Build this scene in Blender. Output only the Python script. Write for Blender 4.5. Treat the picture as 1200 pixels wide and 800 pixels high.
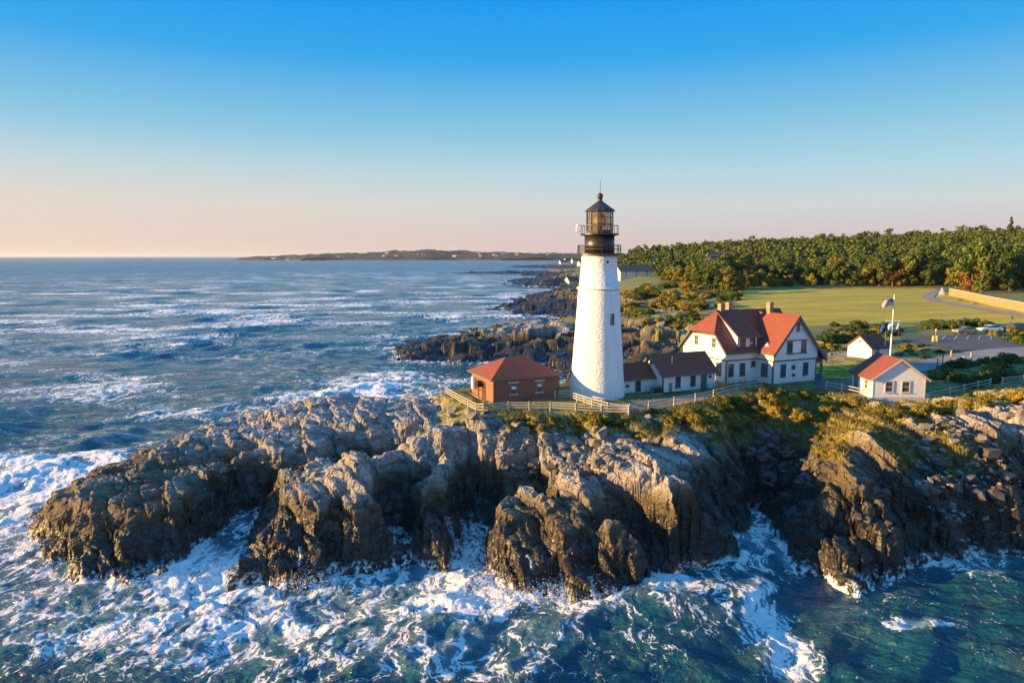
import bpy, bmesh, math, random
import numpy as np
from mathutils import Vector, Matrix

for _o in list(bpy.data.objects):
    bpy.data.objects.remove(_o)
random.seed(7)
rng = np.random.default_rng(11)
S = bpy.context.scene
COL = S.collection
R = math.radians

# ------------------------------------------------------------------ camera
CAMZ = 27.3
PITCH = math.atan(100/800)
cam_d = bpy.data.cameras.new('camera')
cam_d.sensor_width = 36; cam_d.lens = 24.0
cam_d.clip_start = 0.5; cam_d.clip_end = 90000
cam = bpy.data.objects.new('camera', cam_d); COL.objects.link(cam)
cam.location = (0, 0, CAMZ); cam.rotation_euler = (math.pi/2-PITCH, 0, 0)
S.camera = cam
S.render.resolution_x = 1024; S.render.resolution_y = 682

# ------------------------------------------------------------------ sky and sun
SUN_EL = R(9.5); SUN_AZ = R(8.5)          # from the left, a little behind the camera
sun_vec = Vector((-math.cos(SUN_AZ)*math.cos(SUN_EL), -math.sin(SUN_AZ)*math.cos(SUN_EL), math.sin(SUN_EL)))
W = bpy.data.worlds.new('World'); S.world = W; W.use_nodes = True
wn = W.node_tree; wn.nodes.clear()
def wnode(t, **k):
    n = wn.nodes.new(t)
    for a, b in k.items(): setattr(n, a, b)
    return n
w_out = wnode('ShaderNodeOutputWorld'); w_bg = wnode('ShaderNodeBackground')
w_sky = wnode('ShaderNodeTexSky', sky_type='NISHITA', sun_disc=False, sun_elevation=SUN_EL,
              sun_rotation=math.atan2(sun_vec.x, sun_vec.y), altitude=30, air_density=1.0, dust_density=0.6, ozone_density=2.5)
w_tc = wnode('ShaderNodeTexCoord'); w_sep = wnode('ShaderNodeSeparateXYZ')
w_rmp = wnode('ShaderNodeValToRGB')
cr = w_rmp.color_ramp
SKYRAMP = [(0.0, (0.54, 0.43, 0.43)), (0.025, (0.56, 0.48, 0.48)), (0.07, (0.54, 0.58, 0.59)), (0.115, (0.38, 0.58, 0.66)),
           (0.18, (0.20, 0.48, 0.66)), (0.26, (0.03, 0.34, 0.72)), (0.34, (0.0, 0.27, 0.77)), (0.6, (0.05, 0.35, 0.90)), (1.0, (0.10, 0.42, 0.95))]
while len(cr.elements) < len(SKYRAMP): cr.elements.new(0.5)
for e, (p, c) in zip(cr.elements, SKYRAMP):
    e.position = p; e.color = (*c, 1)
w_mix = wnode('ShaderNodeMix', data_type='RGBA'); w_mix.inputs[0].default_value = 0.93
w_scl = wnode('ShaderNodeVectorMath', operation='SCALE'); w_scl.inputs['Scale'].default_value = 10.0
w_add = wnode('ShaderNodeMix', data_type='RGBA')
# glow of warm light low towards the sun's side
w_dot = wnode('ShaderNodeVectorMath', operation='DOT_PRODUCT'); w_dot.inputs[1].default_value = (-0.94, 0.30, 0.0)
w_mr = wnode('ShaderNodeMapRange'); w_mr.inputs[1].default_value = 0.0; w_mr.inputs[2].default_value = 0.95
w_mr2 = wnode('ShaderNodeMapRange'); w_mr2.inputs[1].default_value = 0.16; w_mr2.inputs[2].default_value = 0.0
w_mul = wnode('ShaderNodeMath', operation='MULTIPLY')
w_warm = wnode('ShaderNodeMix', data_type='RGBA'); w_warm.inputs[7].default_value = (7.4, 5.8, 4.6, 1)
L = wn.links.new
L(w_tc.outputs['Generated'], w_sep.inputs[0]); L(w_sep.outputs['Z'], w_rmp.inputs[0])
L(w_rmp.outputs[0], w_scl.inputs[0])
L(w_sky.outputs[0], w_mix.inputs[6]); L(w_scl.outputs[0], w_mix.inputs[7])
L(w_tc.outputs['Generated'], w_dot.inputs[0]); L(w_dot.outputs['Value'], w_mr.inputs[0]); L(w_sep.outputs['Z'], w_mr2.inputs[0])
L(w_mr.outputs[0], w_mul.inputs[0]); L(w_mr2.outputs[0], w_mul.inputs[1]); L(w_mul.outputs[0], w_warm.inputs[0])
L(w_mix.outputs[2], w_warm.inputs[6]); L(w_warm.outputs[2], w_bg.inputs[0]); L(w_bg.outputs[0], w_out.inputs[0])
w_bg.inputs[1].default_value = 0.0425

sl = bpy.data.lights.new('sun', 'SUN'); sl.energy = 5.0; sl.angle = R(0.5); sl.color = (1.0, 0.61, 0.21)
sun = bpy.data.objects.new('sun', sl); COL.objects.link(sun)
sun.rotation_euler = sun_vec.to_track_quat('Z', 'Y').to_euler(); sun.location = (-80, -20, 60)

S.view_settings.view_transform = 'Standard'; S.view_settings.look = 'None'
S.view_settings.gamma = 1.0; S.view_settings.exposure = 1.5
S.render.engine = 'CYCLES'
try:
    S.cycles.max_bounces = 5; S.cycles.diffuse_bounces = 2; S.cycles.glossy_bounces = 2
    S.cycles.transmission_bounces = 3; S.cycles.volume_bounces = 0; S.cycles.transparent_max_bounces = 6
except Exception: pass

# ------------------------------------------------------------------ survey helpers (photo bearings -> ground positions)
CP, SP = math.cos(PITCH), math.sin(PITCH)
def at(px, py, z=10.0):
    u = (px-600)/800; w = (400-py)/800
    dx, dy, dz = u, CP+w*SP, -SP+w*CP
    t = (z-CAMZ)/dz
    return (dx*t, dy*t, z)
def proj(X, Y, Z):
    Z = Z-CAMZ
    d = Y*CP-Z*SP; h = Y*SP+Z*CP
    return 600+800*X/d, 400-800*h/d
def inpoly(x, y, poly):
    x = np.asarray(x, float); y = np.asarray(y, float)
    c = np.zeros(x.shape, bool); n = len(poly)
    for i in range(n):
        x1, y1 = poly[i]; x2, y2 = poly[(i+1) % n]
        if y1 == y2: continue
        c ^= ((y1 > y) != (y2 > y)) & (x < (x2-x1)*(y-y1)/(y2-y1)+x1)
    return c
def sst(a, b, x):
    t = np.clip((x-a)/(b-a), 0, 1); return t*t*(3-2*t)
# -- numpy noise
def _h(ix, iy, iz, s):
    n = (ix.astype(np.int64)*374761393+iy.astype(np.int64)*668265263+iz.astype(np.int64)*2147483647+s*974634777) & 0xffffffff
    n = ((n ^ (n >> 13))*1274126177) & 0xffffffff
    n = ((n ^ (n >> 15))*2246822519) & 0xffffffff
    return ((n ^ (n >> 16)) & 0xffffff)/float(0xffffff)
def vnoise(x, y, z=None, s=0):
    if z is None: z = np.zeros_like(x)
    x0 = np.floor(x); y0 = np.floor(y); z0 = np.floor(z)
    fx = x-x0; fy = y-y0; fz = z-z0
    fx = fx*fx*fx*(fx*(fx*6-15)+10); fy = fy*fy*fy*(fy*(fy*6-15)+10); fz = fz*fz*fz*(fz*(fz*6-15)+10)
    r = 0
    for i in (0, 1):
        for j in (0, 1):
            for k in (0, 1):
                if k == 1 and not np.any(fz): continue
                w = (fx if i else 1-fx)*(fy if j else 1-fy)*(fz if k else 1-fz)
                r = r+w*_h(x0+i, y0+j, z0+k, s)
    return r*2-1
def fbm(x, y, z=None, o=4, s=0):
    a = 1.0; r = 0; t = 0
    for i in range(o):
        r = r+a*vnoise(x, y, z, s+i*17); t += a; a *= 0.5
        x = x*2.03+3.1; y = y*2.03+1.7
        if z is not None: z = z*2.03+5.3
    return r/t
def voro3(x, y, z, s=0, jit=0.8):
    ix = np.floor(x); iy = np.floor(y); iz = np.floor(z)
    f1 = np.full(x.shape, 9.0); f2 = np.full(x.shape, 9.0)
    cid = np.zeros(x.shape); tx = np.zeros(x.shape); tilt = np.zeros(x.shape)
    for i in (-1, 0, 1):
        for j in (-1, 0, 1):
            for k in (-1, 0, 1):
                a, b, c = ix+i, iy+j, iz+k
                px = a+0.5+jit*(_h(a, b, c, s)-0.5); py = b+0.5+jit*(_h(a, b, c, s+1)-0.5); pz = c+0.5+jit*(_h(a, b, c, s+2)-0.5)
                dx, dy, dz = x-px, y-py, z-pz
                d = (np.abs(dx)**3+np.abs(dy)**3+np.abs(dz)**3)**(1/3)
                h = _h(a, b, c, s+3)
                tl = dx*(_h(a, b, c, s+4)-.5)+dy*(_h(a, b, c, s+5)-.5)+dz*(_h(a, b, c, s+6)-.5)
                m = d < f1
                f2 = np.where(m, f1, np.minimum(f2, d))
                cid = np.where(m, h, cid); tilt = np.where(m, tl, tilt)
                f1 = np.where(m, d, f1)
    return f1, f2, cid, tilt

# ------------------------------------------------------------------ mesh and object helpers
def tag(o, label=None, cat=None, group=None, kind=None):
    if label: o['label'] = label
    if cat: o['category'] = cat
    if group: o['group'] = group
    if kind: o['kind'] = kind
    return o
def empty(name, loc, rz=0, label=None, cat=None, group=None):
    o = bpy.data.objects.new(name, None); COL.objects.link(o)
    o.empty_display_size = 0.5
    o.location = loc; o.rotation_euler = (0, 0, rz)
    return tag(o, label, cat, group)
def np_mesh(name, V, F, mat=None, parent=None, smooth=False, loc=None):
    """V (n,3), F (m,k) all same k"""
    V = np.asarray(V, np.float32); F = np.asarray(F, np.int32)
    me = bpy.data.meshes.new(name)
    me.vertices.add(len(V)); me.vertices.foreach_set('co', V.ravel())
    k = F.shape[1]
    me.loops.add(F.size); me.loops.foreach_set('vertex_index', F.ravel())
    me.polygons.add(len(F)); me.polygons.foreach_set('loop_start', np.arange(0, F.size, k, dtype=np.int32))
    try: me.polygons.foreach_set('loop_total', np.full(len(F), k, np.int32))
    except Exception: pass
    me.update(calc_edges=True); me.validate()
    me.polygons.foreach_set('use_smooth', np.full(len(me.polygons), smooth, bool))
    o = bpy.data.objects.new(name, me); COL.objects.link(o)
    if mat: me.materials.append(mat)
    if parent: o.parent = parent
    if loc is not None: o.location = loc
    return o
def attr(o, name, vals):
    a = o.data.attributes.new(name, 'FLOAT', 'POINT'); a.data.foreach_set('value', np.asarray(vals, np.float32))

class MB:
    """collects shapes into one mesh"""
    def __init__(s): s.v = []; s.f = []
    def add(s, vs, fs):
        b = len(s.v); s.v += [tuple(p) for p in vs]; s.f += [tuple(i+b for i in f) for f in fs]; return s
    def box(s, x0, x1, y0, y1, z0, z1):
        v = [(x0,y0,z0),(x1,y0,z0),(x1,y1,z0),(x0,y1,z0),(x0,y0,z1),(x1,y0,z1),(x1,y1,z1),(x0,y1,z1)]
        return s.add(v, [(0,3,2,1),(4,5,6,7),(0,1,5,4),(1,2,6,5),(2,3,7,6),(3,0,4,7)])
    def bar(s, a, b, w, h=None):
        """rectangular bar from a to b"""
        h = h or w; a = Vector(a); b = Vector(b); d = (b-a).normalized()
        up = Vector((0,0,1)) if abs(d.z) < 0.95 else Vector((0,1,0))
        sx = d.cross(up).normalized()*w/2; sy = sx.cross(d).normalized()*h/2
        v = [a-sx-sy, a+sx-sy, a+sx+sy, a-sx+sy, b-sx-sy, b+sx-sy, b+sx+sy, b-sx+sy]
        return s.add(v, [(0,3,2,1),(4,5,6,7),(0,1,5,4),(1,2,6,5),(2,3,7,6),(3,0,4,7)])
    def tube(s, a, b, r0, r1=None, n=8):
        r1 = r0 if r1 is None else r1
        a = Vector(a); b = Vector(b); d = (b-a).normalized()
        up = Vector((0,0,1)) if abs(d.z) < 0.95 else Vector((0,1,0))
        sx = d.cross(up).normalized(); sy = sx.cross(d).normalized()
        v = []
        for c, r in ((a, r0), (b, r1)):
            for i in range(n):
                t = 2*math.pi*i/n; v.append(c+sx*math.cos(t)*r+sy*math.sin(t)*r)
        f = [(i, (i+1) % n, n+(i+1) % n, n+i) for i in range(n)]+[tuple(range(n))[::-1], tuple(range(n, 2*n))]
        return s.add(v, f)
    def lathe(s, prof, n=32, c=(0,0), cap=True, ph=0):
        v = []; f = []
        for r, z in prof:
            for i in range(n):
                t = 2*math.pi*i/n+ph; v.append((c[0]+r*math.cos(t), c[1]+r*math.sin(t), z))
        for k in range(len(prof)-1):
            for i in range(n):
                f.append((k*n+i, k*n+(i+1) % n, (k+1)*n+(i+1) % n, (k+1)*n+i))
        if cap:
            f.append(tuple(range(n))[::-1]); m = (len(prof)-1)*n; f.append(tuple(range(m, m+n)))
        return s.add(v, f)
    def prism(s, poly, d):
        """extrude a 3D polygon by vector d"""
        n = len(poly); d = Vector(d); v = [Vector(p) for p in poly]; v += [p+d for p in v]
        return s.add(v, [tuple(range(n))[::-1], tuple(range(n, 2*n))]+[(i, (i+1) % n, n+(i+1) % n, n+i) for i in range(n)])
    def build(s, name, mat, parent=None, smooth=False, loc=None, rz=None):
        me = bpy.data.meshes.new(name); me.from_pydata([tuple(p) for p in s.v], [], s.f)
        bm = bmesh.new(); bm.from_mesh(me); bmesh.ops.recalc_face_normals(bm, faces=bm.faces); bm.to_mesh(me); bm.free()
        if smooth:
            me.polygons.foreach_set('use_smooth', np.ones(len(me.polygons), bool))
        o = bpy.data.objects.new(name, me); COL.objects.link(o); me.materials.append(mat)
        if parent: o.parent = parent
        if loc is not None: o.location = loc
        if rz is not None: o.rotation_euler = (0, 0, rz)
        return o
def copy_tree(o, parent=None):
    c = o.copy(); COL.objects.link(c)
    if parent: c.parent = parent
    for ch in list(o.children): copy_tree(ch, c)
    return c

# ------------------------------------------------------------------ materials
def newmat(name):
    m = bpy.data.materials.new(name); m.use_nodes = True
    nt = m.node_tree; nt.nodes.clear()
    o = nt.nodes.new('ShaderNodeOutputMaterial'); b = nt.nodes.new('ShaderNodeBsdfPrincipled')
    nt.links.new(b.outputs[0], o.inputs[0])
    return m, nt, b
class NT:
    def __init__(s, nt): s.nt = nt
    def n(s, t, ins=None, **k):
        x = s.nt.nodes.new(t)
        for a, b in k.items(): setattr(x, a, b)
        for a, b in (ins or {}).items():
            if isinstance(b, bpy.types.NodeSocket): s.nt.links.new(b, x.inputs[a])
            else: x.inputs[a].default_value = b
        return x
    def link(s, a, b): s.nt.links.new(a, b)
    def math(s, op, a, b=0.0, c=None, clamp=False):
        ins = {0: a, 1: b}
        if c is not None: ins[2] = c
        return s.n('ShaderNodeMath', ins, operation=op, use_clamp=clamp).outputs[0]
    def mr(s, v, a, b, c=0.0, d=1.0, smooth=False):
        return s.n('ShaderNodeMapRange', {0: v, 1: a, 2: b, 3: c, 4: d}, interpolation_type='SMOOTHSTEP' if smooth else 'LINEAR').outputs[0]
    def mix(s, f, a, b, blend='MIX'):
        x = s.nt.nodes.new('ShaderNodeMix'); x.data_type = 'RGBA'; x.blend_type = blend
        for i, v in ((0, f), (6, a), (7, b)):
            if isinstance(v, bpy.types.NodeSocket): s.nt.links.new(v, x.inputs[i])
            else: x.inputs[i].default_value = v if i == 0 else ((*v, 1) if len(v) == 3 else v)
        return x.outputs[2]
    def noise(s, vec, scale, detail=4, rough=0.55, dist=0.0):
        return s.n('ShaderNodeTexNoise', {'Vector': vec, 'Scale': scale, 'Detail': detail, 'Roughness': rough, 'Distortion': dist}).outputs[0]
    def mapping(s, vec, scale=(1,1,1), rot=(0,0,0), loc=(0,0,0)):
        return s.n('ShaderNodeMapping', {0: vec, 1: loc, 2: rot, 3: scale}).outputs[0]
    def bump(s, h, strength=0.5, dist=0.1, normal=None):
        i = {'Height': h, 'Strength': strength, 'Distance': dist}
        if normal is not None: i['Normal'] = normal
        return s.n('ShaderNodeBump', i).outputs[0]
def simple(name, col, rough=0.6, metal=0.0, var=0.12, vscale=3.0, bump=0.0, bscale=20.0, bdist=0.02, spec=0.5, rnd=0.0):
    m, nt, b = newmat(name); q = NT(nt)
    tc = q.n('ShaderNodeTexCoord').outputs['Object']
    nz = q.noise(tc, vscale, 5, 0.6)
    k = q.mr(nz, 0.3, 0.7, 1-var, 1+var)
    c = q.mix(1.0, col, q.n('ShaderNodeCombineColor', {0: k, 1: k, 2: k}).outputs[0], 'MULTIPLY')
    if rnd:
        oi = q.n('ShaderNodeObjectInfo').outputs['Random']; kk = q.mr(oi, 0, 1, 1-rnd, 1+rnd)
        c = q.mix(1.0, c, q.n('ShaderNodeCombineColor', {0: kk, 1: kk, 2: kk}).outputs[0], 'MULTIPLY')
    q.link(c, b.inputs['Base Color'])
    b.inputs['Roughness'].default_value = rough; b.inputs['Metallic'].default_value = metal
    b.inputs['Specular IOR Level'].default_value = spec
    if bump: q.link(q.bump(q.noise(tc, bscale, 4), bump, bdist), b.inputs['Normal'])
    return m
M = {}
def clap(name, col, pitch=0.14, shing=False):
    m, nt, b = newmat(name); q = NT(nt)
    tc = q.n('ShaderNodeTexCoord').outputs['Object']
    z = q.n('ShaderNodeSeparateXYZ', {0: tc}).outputs[2]
    st = q.math('FRACT', q.math('DIVIDE', z, pitch))
    nz = q.noise(tc, 1.3, 5, 0.65); k = q.mr(nz, 0.3, 0.7, 0.90, 1.04)
    nz2 = q.noise(q.mapping(tc, (6, 6, 0.7)), 1.0, 3, 0.6); k = q.math('MULTIPLY', k, q.mr(nz2, 0.35, 0.75, 1.02, 0.90))
    lk = q.mr(st, 0.0, 0.12, 0.80, 1.0); k = q.math('MULTIPLY', k, lk)
    c = q.mix(1.0, col, q.n('ShaderNodeCombineColor', {0: k, 1: k, 2: k}).outputs[0], 'MULTIPLY')
    q.link(c, b.inputs['Base Color']); b.inputs['Roughness'].default_value = 0.65
    q.link(q.bump(st, 0.6, 0.02), b.inputs['Normal']); return m
M['clapboard'] = clap('white_clapboard', (0.80, 0.80, 0.79))
M['white_paint'] = simple('white_paint', (0.80, 0.80, 0.78), 0.5, var=0.06)
M['green_trim'] = simple('green_trim_paint', (0.075, 0.12, 0.11), 0.5, var=0.1)
def roofmat(name, col, col2):
    m, nt, b = newmat(name); q = NT(nt)
    tc = q.n('ShaderNodeTexCoord').outputs['Object']
    z = q.n('ShaderNodeSeparateXYZ', {0: tc}).outputs[2]
    st = q.math('FRACT', q.math('DIVIDE', z, 0.13))
    cell = q.n('ShaderNodeTexVoronoi', {'Vector': q.mapping(tc, (1, 1, 2.2)), 'Scale': 3.2}).outputs['Color']
    cv = q.n('ShaderNodeSeparateColor', {0: cell}).outputs[0]
    nz = q.noise(tc, 0.6, 5, 0.7)
    c = q.mix(q.mr(q.math('ADD', q.math('MULTIPLY', cv, 0.35), nz), 0.35, 0.95), col, col2)
    k = q.mr(st, 0.0, 0.2, 0.72, 1.0)
    c = q.mix(1.0, c, q.n('ShaderNodeCombineColor', {0: k, 1: k, 2: k}).outputs[0], 'MULTIPLY')
    q.link(c, b.inputs['Base Color']); b.inputs['Roughness'].default_value = 0.85
    q.link(q.bump(st, 0.5, 0.02), b.inputs['Normal']); return m
M['roof'] = roofmat('red_shingle', (0.25, 0.062, 0.03), (0.17, 0.048, 0.03))
M['roof_grey'] = roofmat('grey_shingle', (0.075, 0.08, 0.09), (0.05, 0.055, 0.06))
M['roof_brown'] = roofmat('brown_shingle', (0.16, 0.12, 0.09), (0.10, 0.08, 0.06))
def brickmat(name, c1, c2, cm, scale=1.0):
    m, nt, b = newmat(name); q = NT(nt)
    tc = q.n('ShaderNodeTexCoord').outputs['Object']
    sp = q.n('ShaderNodeSeparateXYZ', {0: tc})
    xy = q.math('ADD', sp.outputs[0], sp.outputs[1])
    v = q.n('ShaderNodeCombineXYZ', {0: xy, 1: sp.outputs[2]}).outputs[0]
    br = q.n('ShaderNodeTexBrick', {'Vector': v, 'Color1': (*c1, 1), 'Color2': (*c2, 1), 'Mortar': (*cm, 1), 'Scale': scale,
             'Mortar Size': 0.012, 'Brick Width': 0.24, 'Row Height': 0.085})
    nz = q.noise(tc, 1.1, 5, 0.7); k = q.mr(nz, 0.3, 0.7, 0.8, 1.15)
    c = q.mix(1.0, br.outputs[0], q.n('ShaderNodeCombineColor', {0: k, 1: k, 2: k}).outputs[0], 'MULTIPLY')
    q.link(c, b.inputs['Base Color']); b.inputs['Roughness'].default_value = 0.85
    q.link(q.bump(br.outputs[1], -0.5, 0.01), b.inputs['Normal']); return m
M['brick'] = brickmat('red_brick', (0.30, 0.085, 0.045), (0.22, 0.06, 0.035), (0.26, 0.17, 0.12))
M['brick_tan'] = brickmat('chimney_brick', (0.40, 0.20, 0.10), (0.32, 0.15, 0.08), (0.35, 0.28, 0.22))
M['stone'] = simple('foundation_stone', (0.30, 0.27, 0.24), 0.85, var=0.35, vscale=2.5, bump=0.6, bscale=4, bdist=0.05)
M['pale_stone'] = simple('pale_stone_trim', (0.48, 0.45, 0.40), 0.8)
M['iron'] = simple('black_iron', (0.018, 0.016, 0.015), 0.42, var=0.3, spec=0.6)
M['iron_dark'] = simple('dark_roof_metal', (0.030, 0.028, 0.028), 0.5, var=0.3)
M['rail'] = simple('rail_metal', (0.06, 0.05, 0.045), 0.5)
M['fence_wood'] = simple('weathered_fence_rail', (0.42, 0.38, 0.32), 0.75, var=0.2, vscale=2.0)
M['wood'] = simple('plain_wood', (0.36, 0.25, 0.15), 0.7, var=0.2)
M['greymetal'] = simple('grey_metal', (0.22, 0.22, 0.22), 0.45, 0.3)
M['bark'] = simple('bark', (0.10, 0.075, 0.05), 0.9, var=0.3, vscale=1.0)
M['tyre'] = simple('tyre_rubber', (0.02, 0.02, 0.02), 0.8)
M['rim'] = simple('wheel_rim', (0.35, 0.35, 0.36), 0.35, 0.8)
M['yellow'] = simple('yellow_paint', (0.62, 0.40, 0.05), 0.5)
M['blue'] = simple('blue_sign_paint', (0.03, 0.16, 0.30), 0.5)
M['interior'] = simple('dim_interior', (0.02, 0.02, 0.025), 0.9)
def glassdark(name, col=(0.035, 0.045, 0.055), rough=0.08):
    m, nt, b = newmat(name); q = NT(nt)
    tc = q.n('ShaderNodeTexCoord').outputs['Object']
    nz = q.noise(tc, 1.6, 2)
    q.link(q.mix(q.mr(nz, 0.4, 0.65), col, tuple(min(1, x*2.4) for x in col)), b.inputs['Base Color'])
    b.inputs['Roughness'].default_value = rough; b.inputs['Specular IOR Level'].default_value = 0.9
    return m
M['glass'] = glassdark('window_glass')
# clear lantern glass
m, nt, b = newmat('lantern_glass'); q = NT(nt)
b.inputs['Base Color'].default_value = (0.16, 0.11, 0.04, 1); b.inputs['Roughness'].default_value = 0.05
b.inputs['Transmission Weight'].default_value = 0.0; b.inputs['Alpha'].default_value = 0.5
M['lantern_glass'] = m
M['lens'] = simple('brass_lens', (0.75, 0.55, 0.22), 0.25, 0.6, var=0.3, vscale=6)
# tower render: painted rubble stone
m, nt, b = newmat('whitewashed_rubble'); q = NT(nt)
tc = q.n('ShaderNodeTexCoord').outputs['Object']
v1 = q.n('ShaderNodeTexVoronoi', {'Vector': q.mapping(tc, (1, 1, 1.8)), 'Scale': 2.3, 'Randomness': 0.9}, feature='F1').outputs[0]
n1 = q.noise(tc, 5, 5, 0.65)
hh = q.math('ADD', q.math('MULTIPLY', v1, 0.6), n1)
q.link(q.bump(hh, 0.65, 0.13), b.inputs['Normal'])
st_ = q.noise(q.mapping(tc, (1.5, 1.5, 0.22)), 1.3, 5, 0.7)
c = q.mix(q.mr(st_, 0.52, 0.78, 0, 0.6), (0.80, 0.79, 0.76), (0.60, 0.55, 0.46))
q.link(c, b.inputs['Base Color']); b.inputs['Roughness'].default_value = 0.8
M['tower'] = m
# leaves
def leafmat(name, cols):
    m, nt, b = newmat(name); q = NT(nt)
    tc = q.n('ShaderNodeTexCoord').outputs['Object']
    oi = q.n('ShaderNodeObjectInfo').outputs['Random']
    gi = q.n('ShaderNodeNewGeometry').outputs['Random Per Island']
    c = q.mix(oi, cols[0], cols[1])
    cl = q.noise(tc, 0.55, 3, 0.6)
    c = q.mix(q.mr(cl, 0.4, 0.65), c, cols[2])
    k = q.mr(gi, 0, 1, 0.6, 1.5)
    c = q.mix(1.0, c, q.n('ShaderNodeCombineColor', {0: k, 1: k, 2: k}).outputs[0], 'MULTIPLY')
    q.link(c, b.inputs['Base Color']); b.inputs['Roughness'].default_value = 0.6
    b.inputs['Specular IOR Level'].default_value = 0.25
    out = [x for x in nt.nodes if x.type == 'OUTPUT_MATERIAL'][0]
    tr = q.n('ShaderNodeBsdfTranslucent', {'Color': c}); mx = q.n('ShaderNodeMixShader', {0: 0.25, 1: b.outputs[0], 2: tr.outputs[0]})
    q.link(mx.outputs[0], out.inputs[0]); return m
M['leaf_green'] = leafmat('leaf_green', [(0.085, 0.13, 0.016), (0.13, 0.15, 0.022), (0.06, 0.10, 0.014)])
M['leaf_olive'] = leafmat('leaf_olive', [(0.22, 0.19, 0.022), (0.25, 0.19, 0.022), (0.13, 0.14, 0.018)])
M['leaf_dark'] = leafmat('leaf_dark', [(0.05, 0.085, 0.016), (0.07, 0.10, 0.016), (0.035, 0.065, 0.014)])
M['leaf_autumn'] = leafmat('leaf_autumn', [(0.26, 0.12, 0.02), (0.22, 0.14, 0.02), (0.14, 0.10, 0.018)])
M['leaf_gold'] = leafmat('leaf_gold', [(0.38, 0.25, 0.025), (0.32, 0.23, 0.025), (0.17, 0.16, 0.02)])
# ------------------------------------------------------------------ terrain: surveyed spot heights
def byY(px, Y, z):
    return ((px-600)/800*(Y*CP+(CAMZ-z)*SP), Y, z)
CTRL = []
def A_(*pts):
    for p in pts: CTRL.append(at(*p))
def B_(*pts):
    for p in pts: CTRL.append(byY(*p))
# left mass: front water line, golden end face, plateau and back
A_((22,600,0),(45,632,-.3),(85,672,-.6),(140,688,-.6),(190,682,-.6),(215,668,-.3),(245,655,-.2),(262,638,-.2),
   (60,590,3.2),(72,572,4.6),(108,574,5.0),(64,628,1.0),(112,632,2.2),(88,655,1.2),(110,655,1.6),(140,662,1.3),(150,640,2.0),(195,655,0.9),(120,640,2.0),
   (100,560,5.2),(130,548,5.6),(175,530,6.0),(225,508,6.4),(255,492,7.2),(310,480,8.2),(370,465,9.0),(420,465,9.2),(470,472,9.0),(520,460,9.6),(548,456,9.6),
   (115,592,4.8),(160,592,4.9),(210,588,4.9),(255,582,4.6),(300,572,4.6),(190,640,.6),(235,645,.2),(190,615,2.6),(240,612,2.4),(150,622,2.5),
   (180,560,5.5),(240,548,5.6),(300,528,6.6),(360,515,7.2),(320,548,5.8),(335,552,5.0),(280,505,7.0),(340,490,7.9),(400,490,8.2),
   (272,605,.3),(290,592,.8),(312,573,2.6),(335,560,3.8),
   (400,508,6.6),(440,498,6.8),(480,492,7.2),(440,480,8.6),(500,478,8.6))
B_((22,73,-3),(60,80,-3),(110,86,-3),(160,92,-3),(215,98,-3),(260,104,-3),(330,108,-3),(400,110,-3),(470,114,-3),(530,118,-3),(590,122,-3),(640,124,-3),
   (60,76,0),(130,85,0),(215,94,0.5),(280,98,2),(370,99,4),(450,101,4),(530,104,5),(590,112,2),(640,113,2))
# second mass
A_((415,517,8.6),(470,506,8.6),(480,520,8.2),(380,552,6.8),(355,566,5.8),(320,590,4.2),(300,608,2.8),(288,640,.8),(262,679,-.5),(275,665,.9),(310,652,1.5),
   (350,676,-.4),(350,655,1.3),(375,660,-.2),(435,650,-.3),(462,632,-.3),(400,640,1.2),(440,630,1.4),(400,605,3.8),(350,615,3.2),(430,600,4.0),(420,560,6.8),
   (455,560,6.2),(445,585,4.6),(450,538,7.8),(480,535,7.6),(530,505,9.0),(550,490,9.3),(500,560,5.0),(530,545,6.2),(470,605,2.2),(500,585,3.4),(540,580,3.2),
   (475,640,-.3),(488,612,1.8),(505,608,3.2),(525,606,3.0),(540,622,2.2),(510,655,-.3),(545,650,-.4),(480,625,.6),(560,628,0),(570,605,.6),(556,588,1.8))
A_((262,655,-1.2),(245,662,-1.2),(272,618,-.6),(284,600,-.2),(467,630,-.8),(555,640,-.8),(563,618,-.4))
B_((400,72.5,4.8),(440,73.5,4.6),(470,73,5.2),(370,70,4.2),(600,64.5,4.2),(640,66,5.0))
# third mass
A_((578,580,4.4),(605,572,5.2),(620,568,5.6),(640,585,5.2),(565,640,1.6),(568,615,3.2),(560,680,-.5),(558,665,.3),(600,650,2.6),(640,668,1.6),(700,668,1.6),(718,695,.2),(600,698,-.5),
   (660,716,-.8),(735,716,-.8),(740,680,-.3),(650,690,.6),(690,700,.4),(650,620,4.2),(690,600,5.4),(680,560,7.2),(735,558,8.0),(770,548,8.2),(800,562,7.4),(720,610,5.0),
   (760,620,4.0),(775,654,-.2),(745,660,-.2),(820,650,-.3),(800,605,4.0),(835,595,3.6),(855,565,4.8),(858,622,1.2),(870,650,-.4),(720,648,1.0),(700,640,2.2),(830,560,6.2))
# scree and slope below the fence
A_((600,532,6.6),(650,522,7.4),(655,548,6.3),(700,532,7.5),(565,540,5.8),(600,500,9.1),(560,502,8.9),(540,480,9.4),(650,498,9.3),(575,560,4.2),(700,505,8.8),(740,520,8.7))
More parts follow.
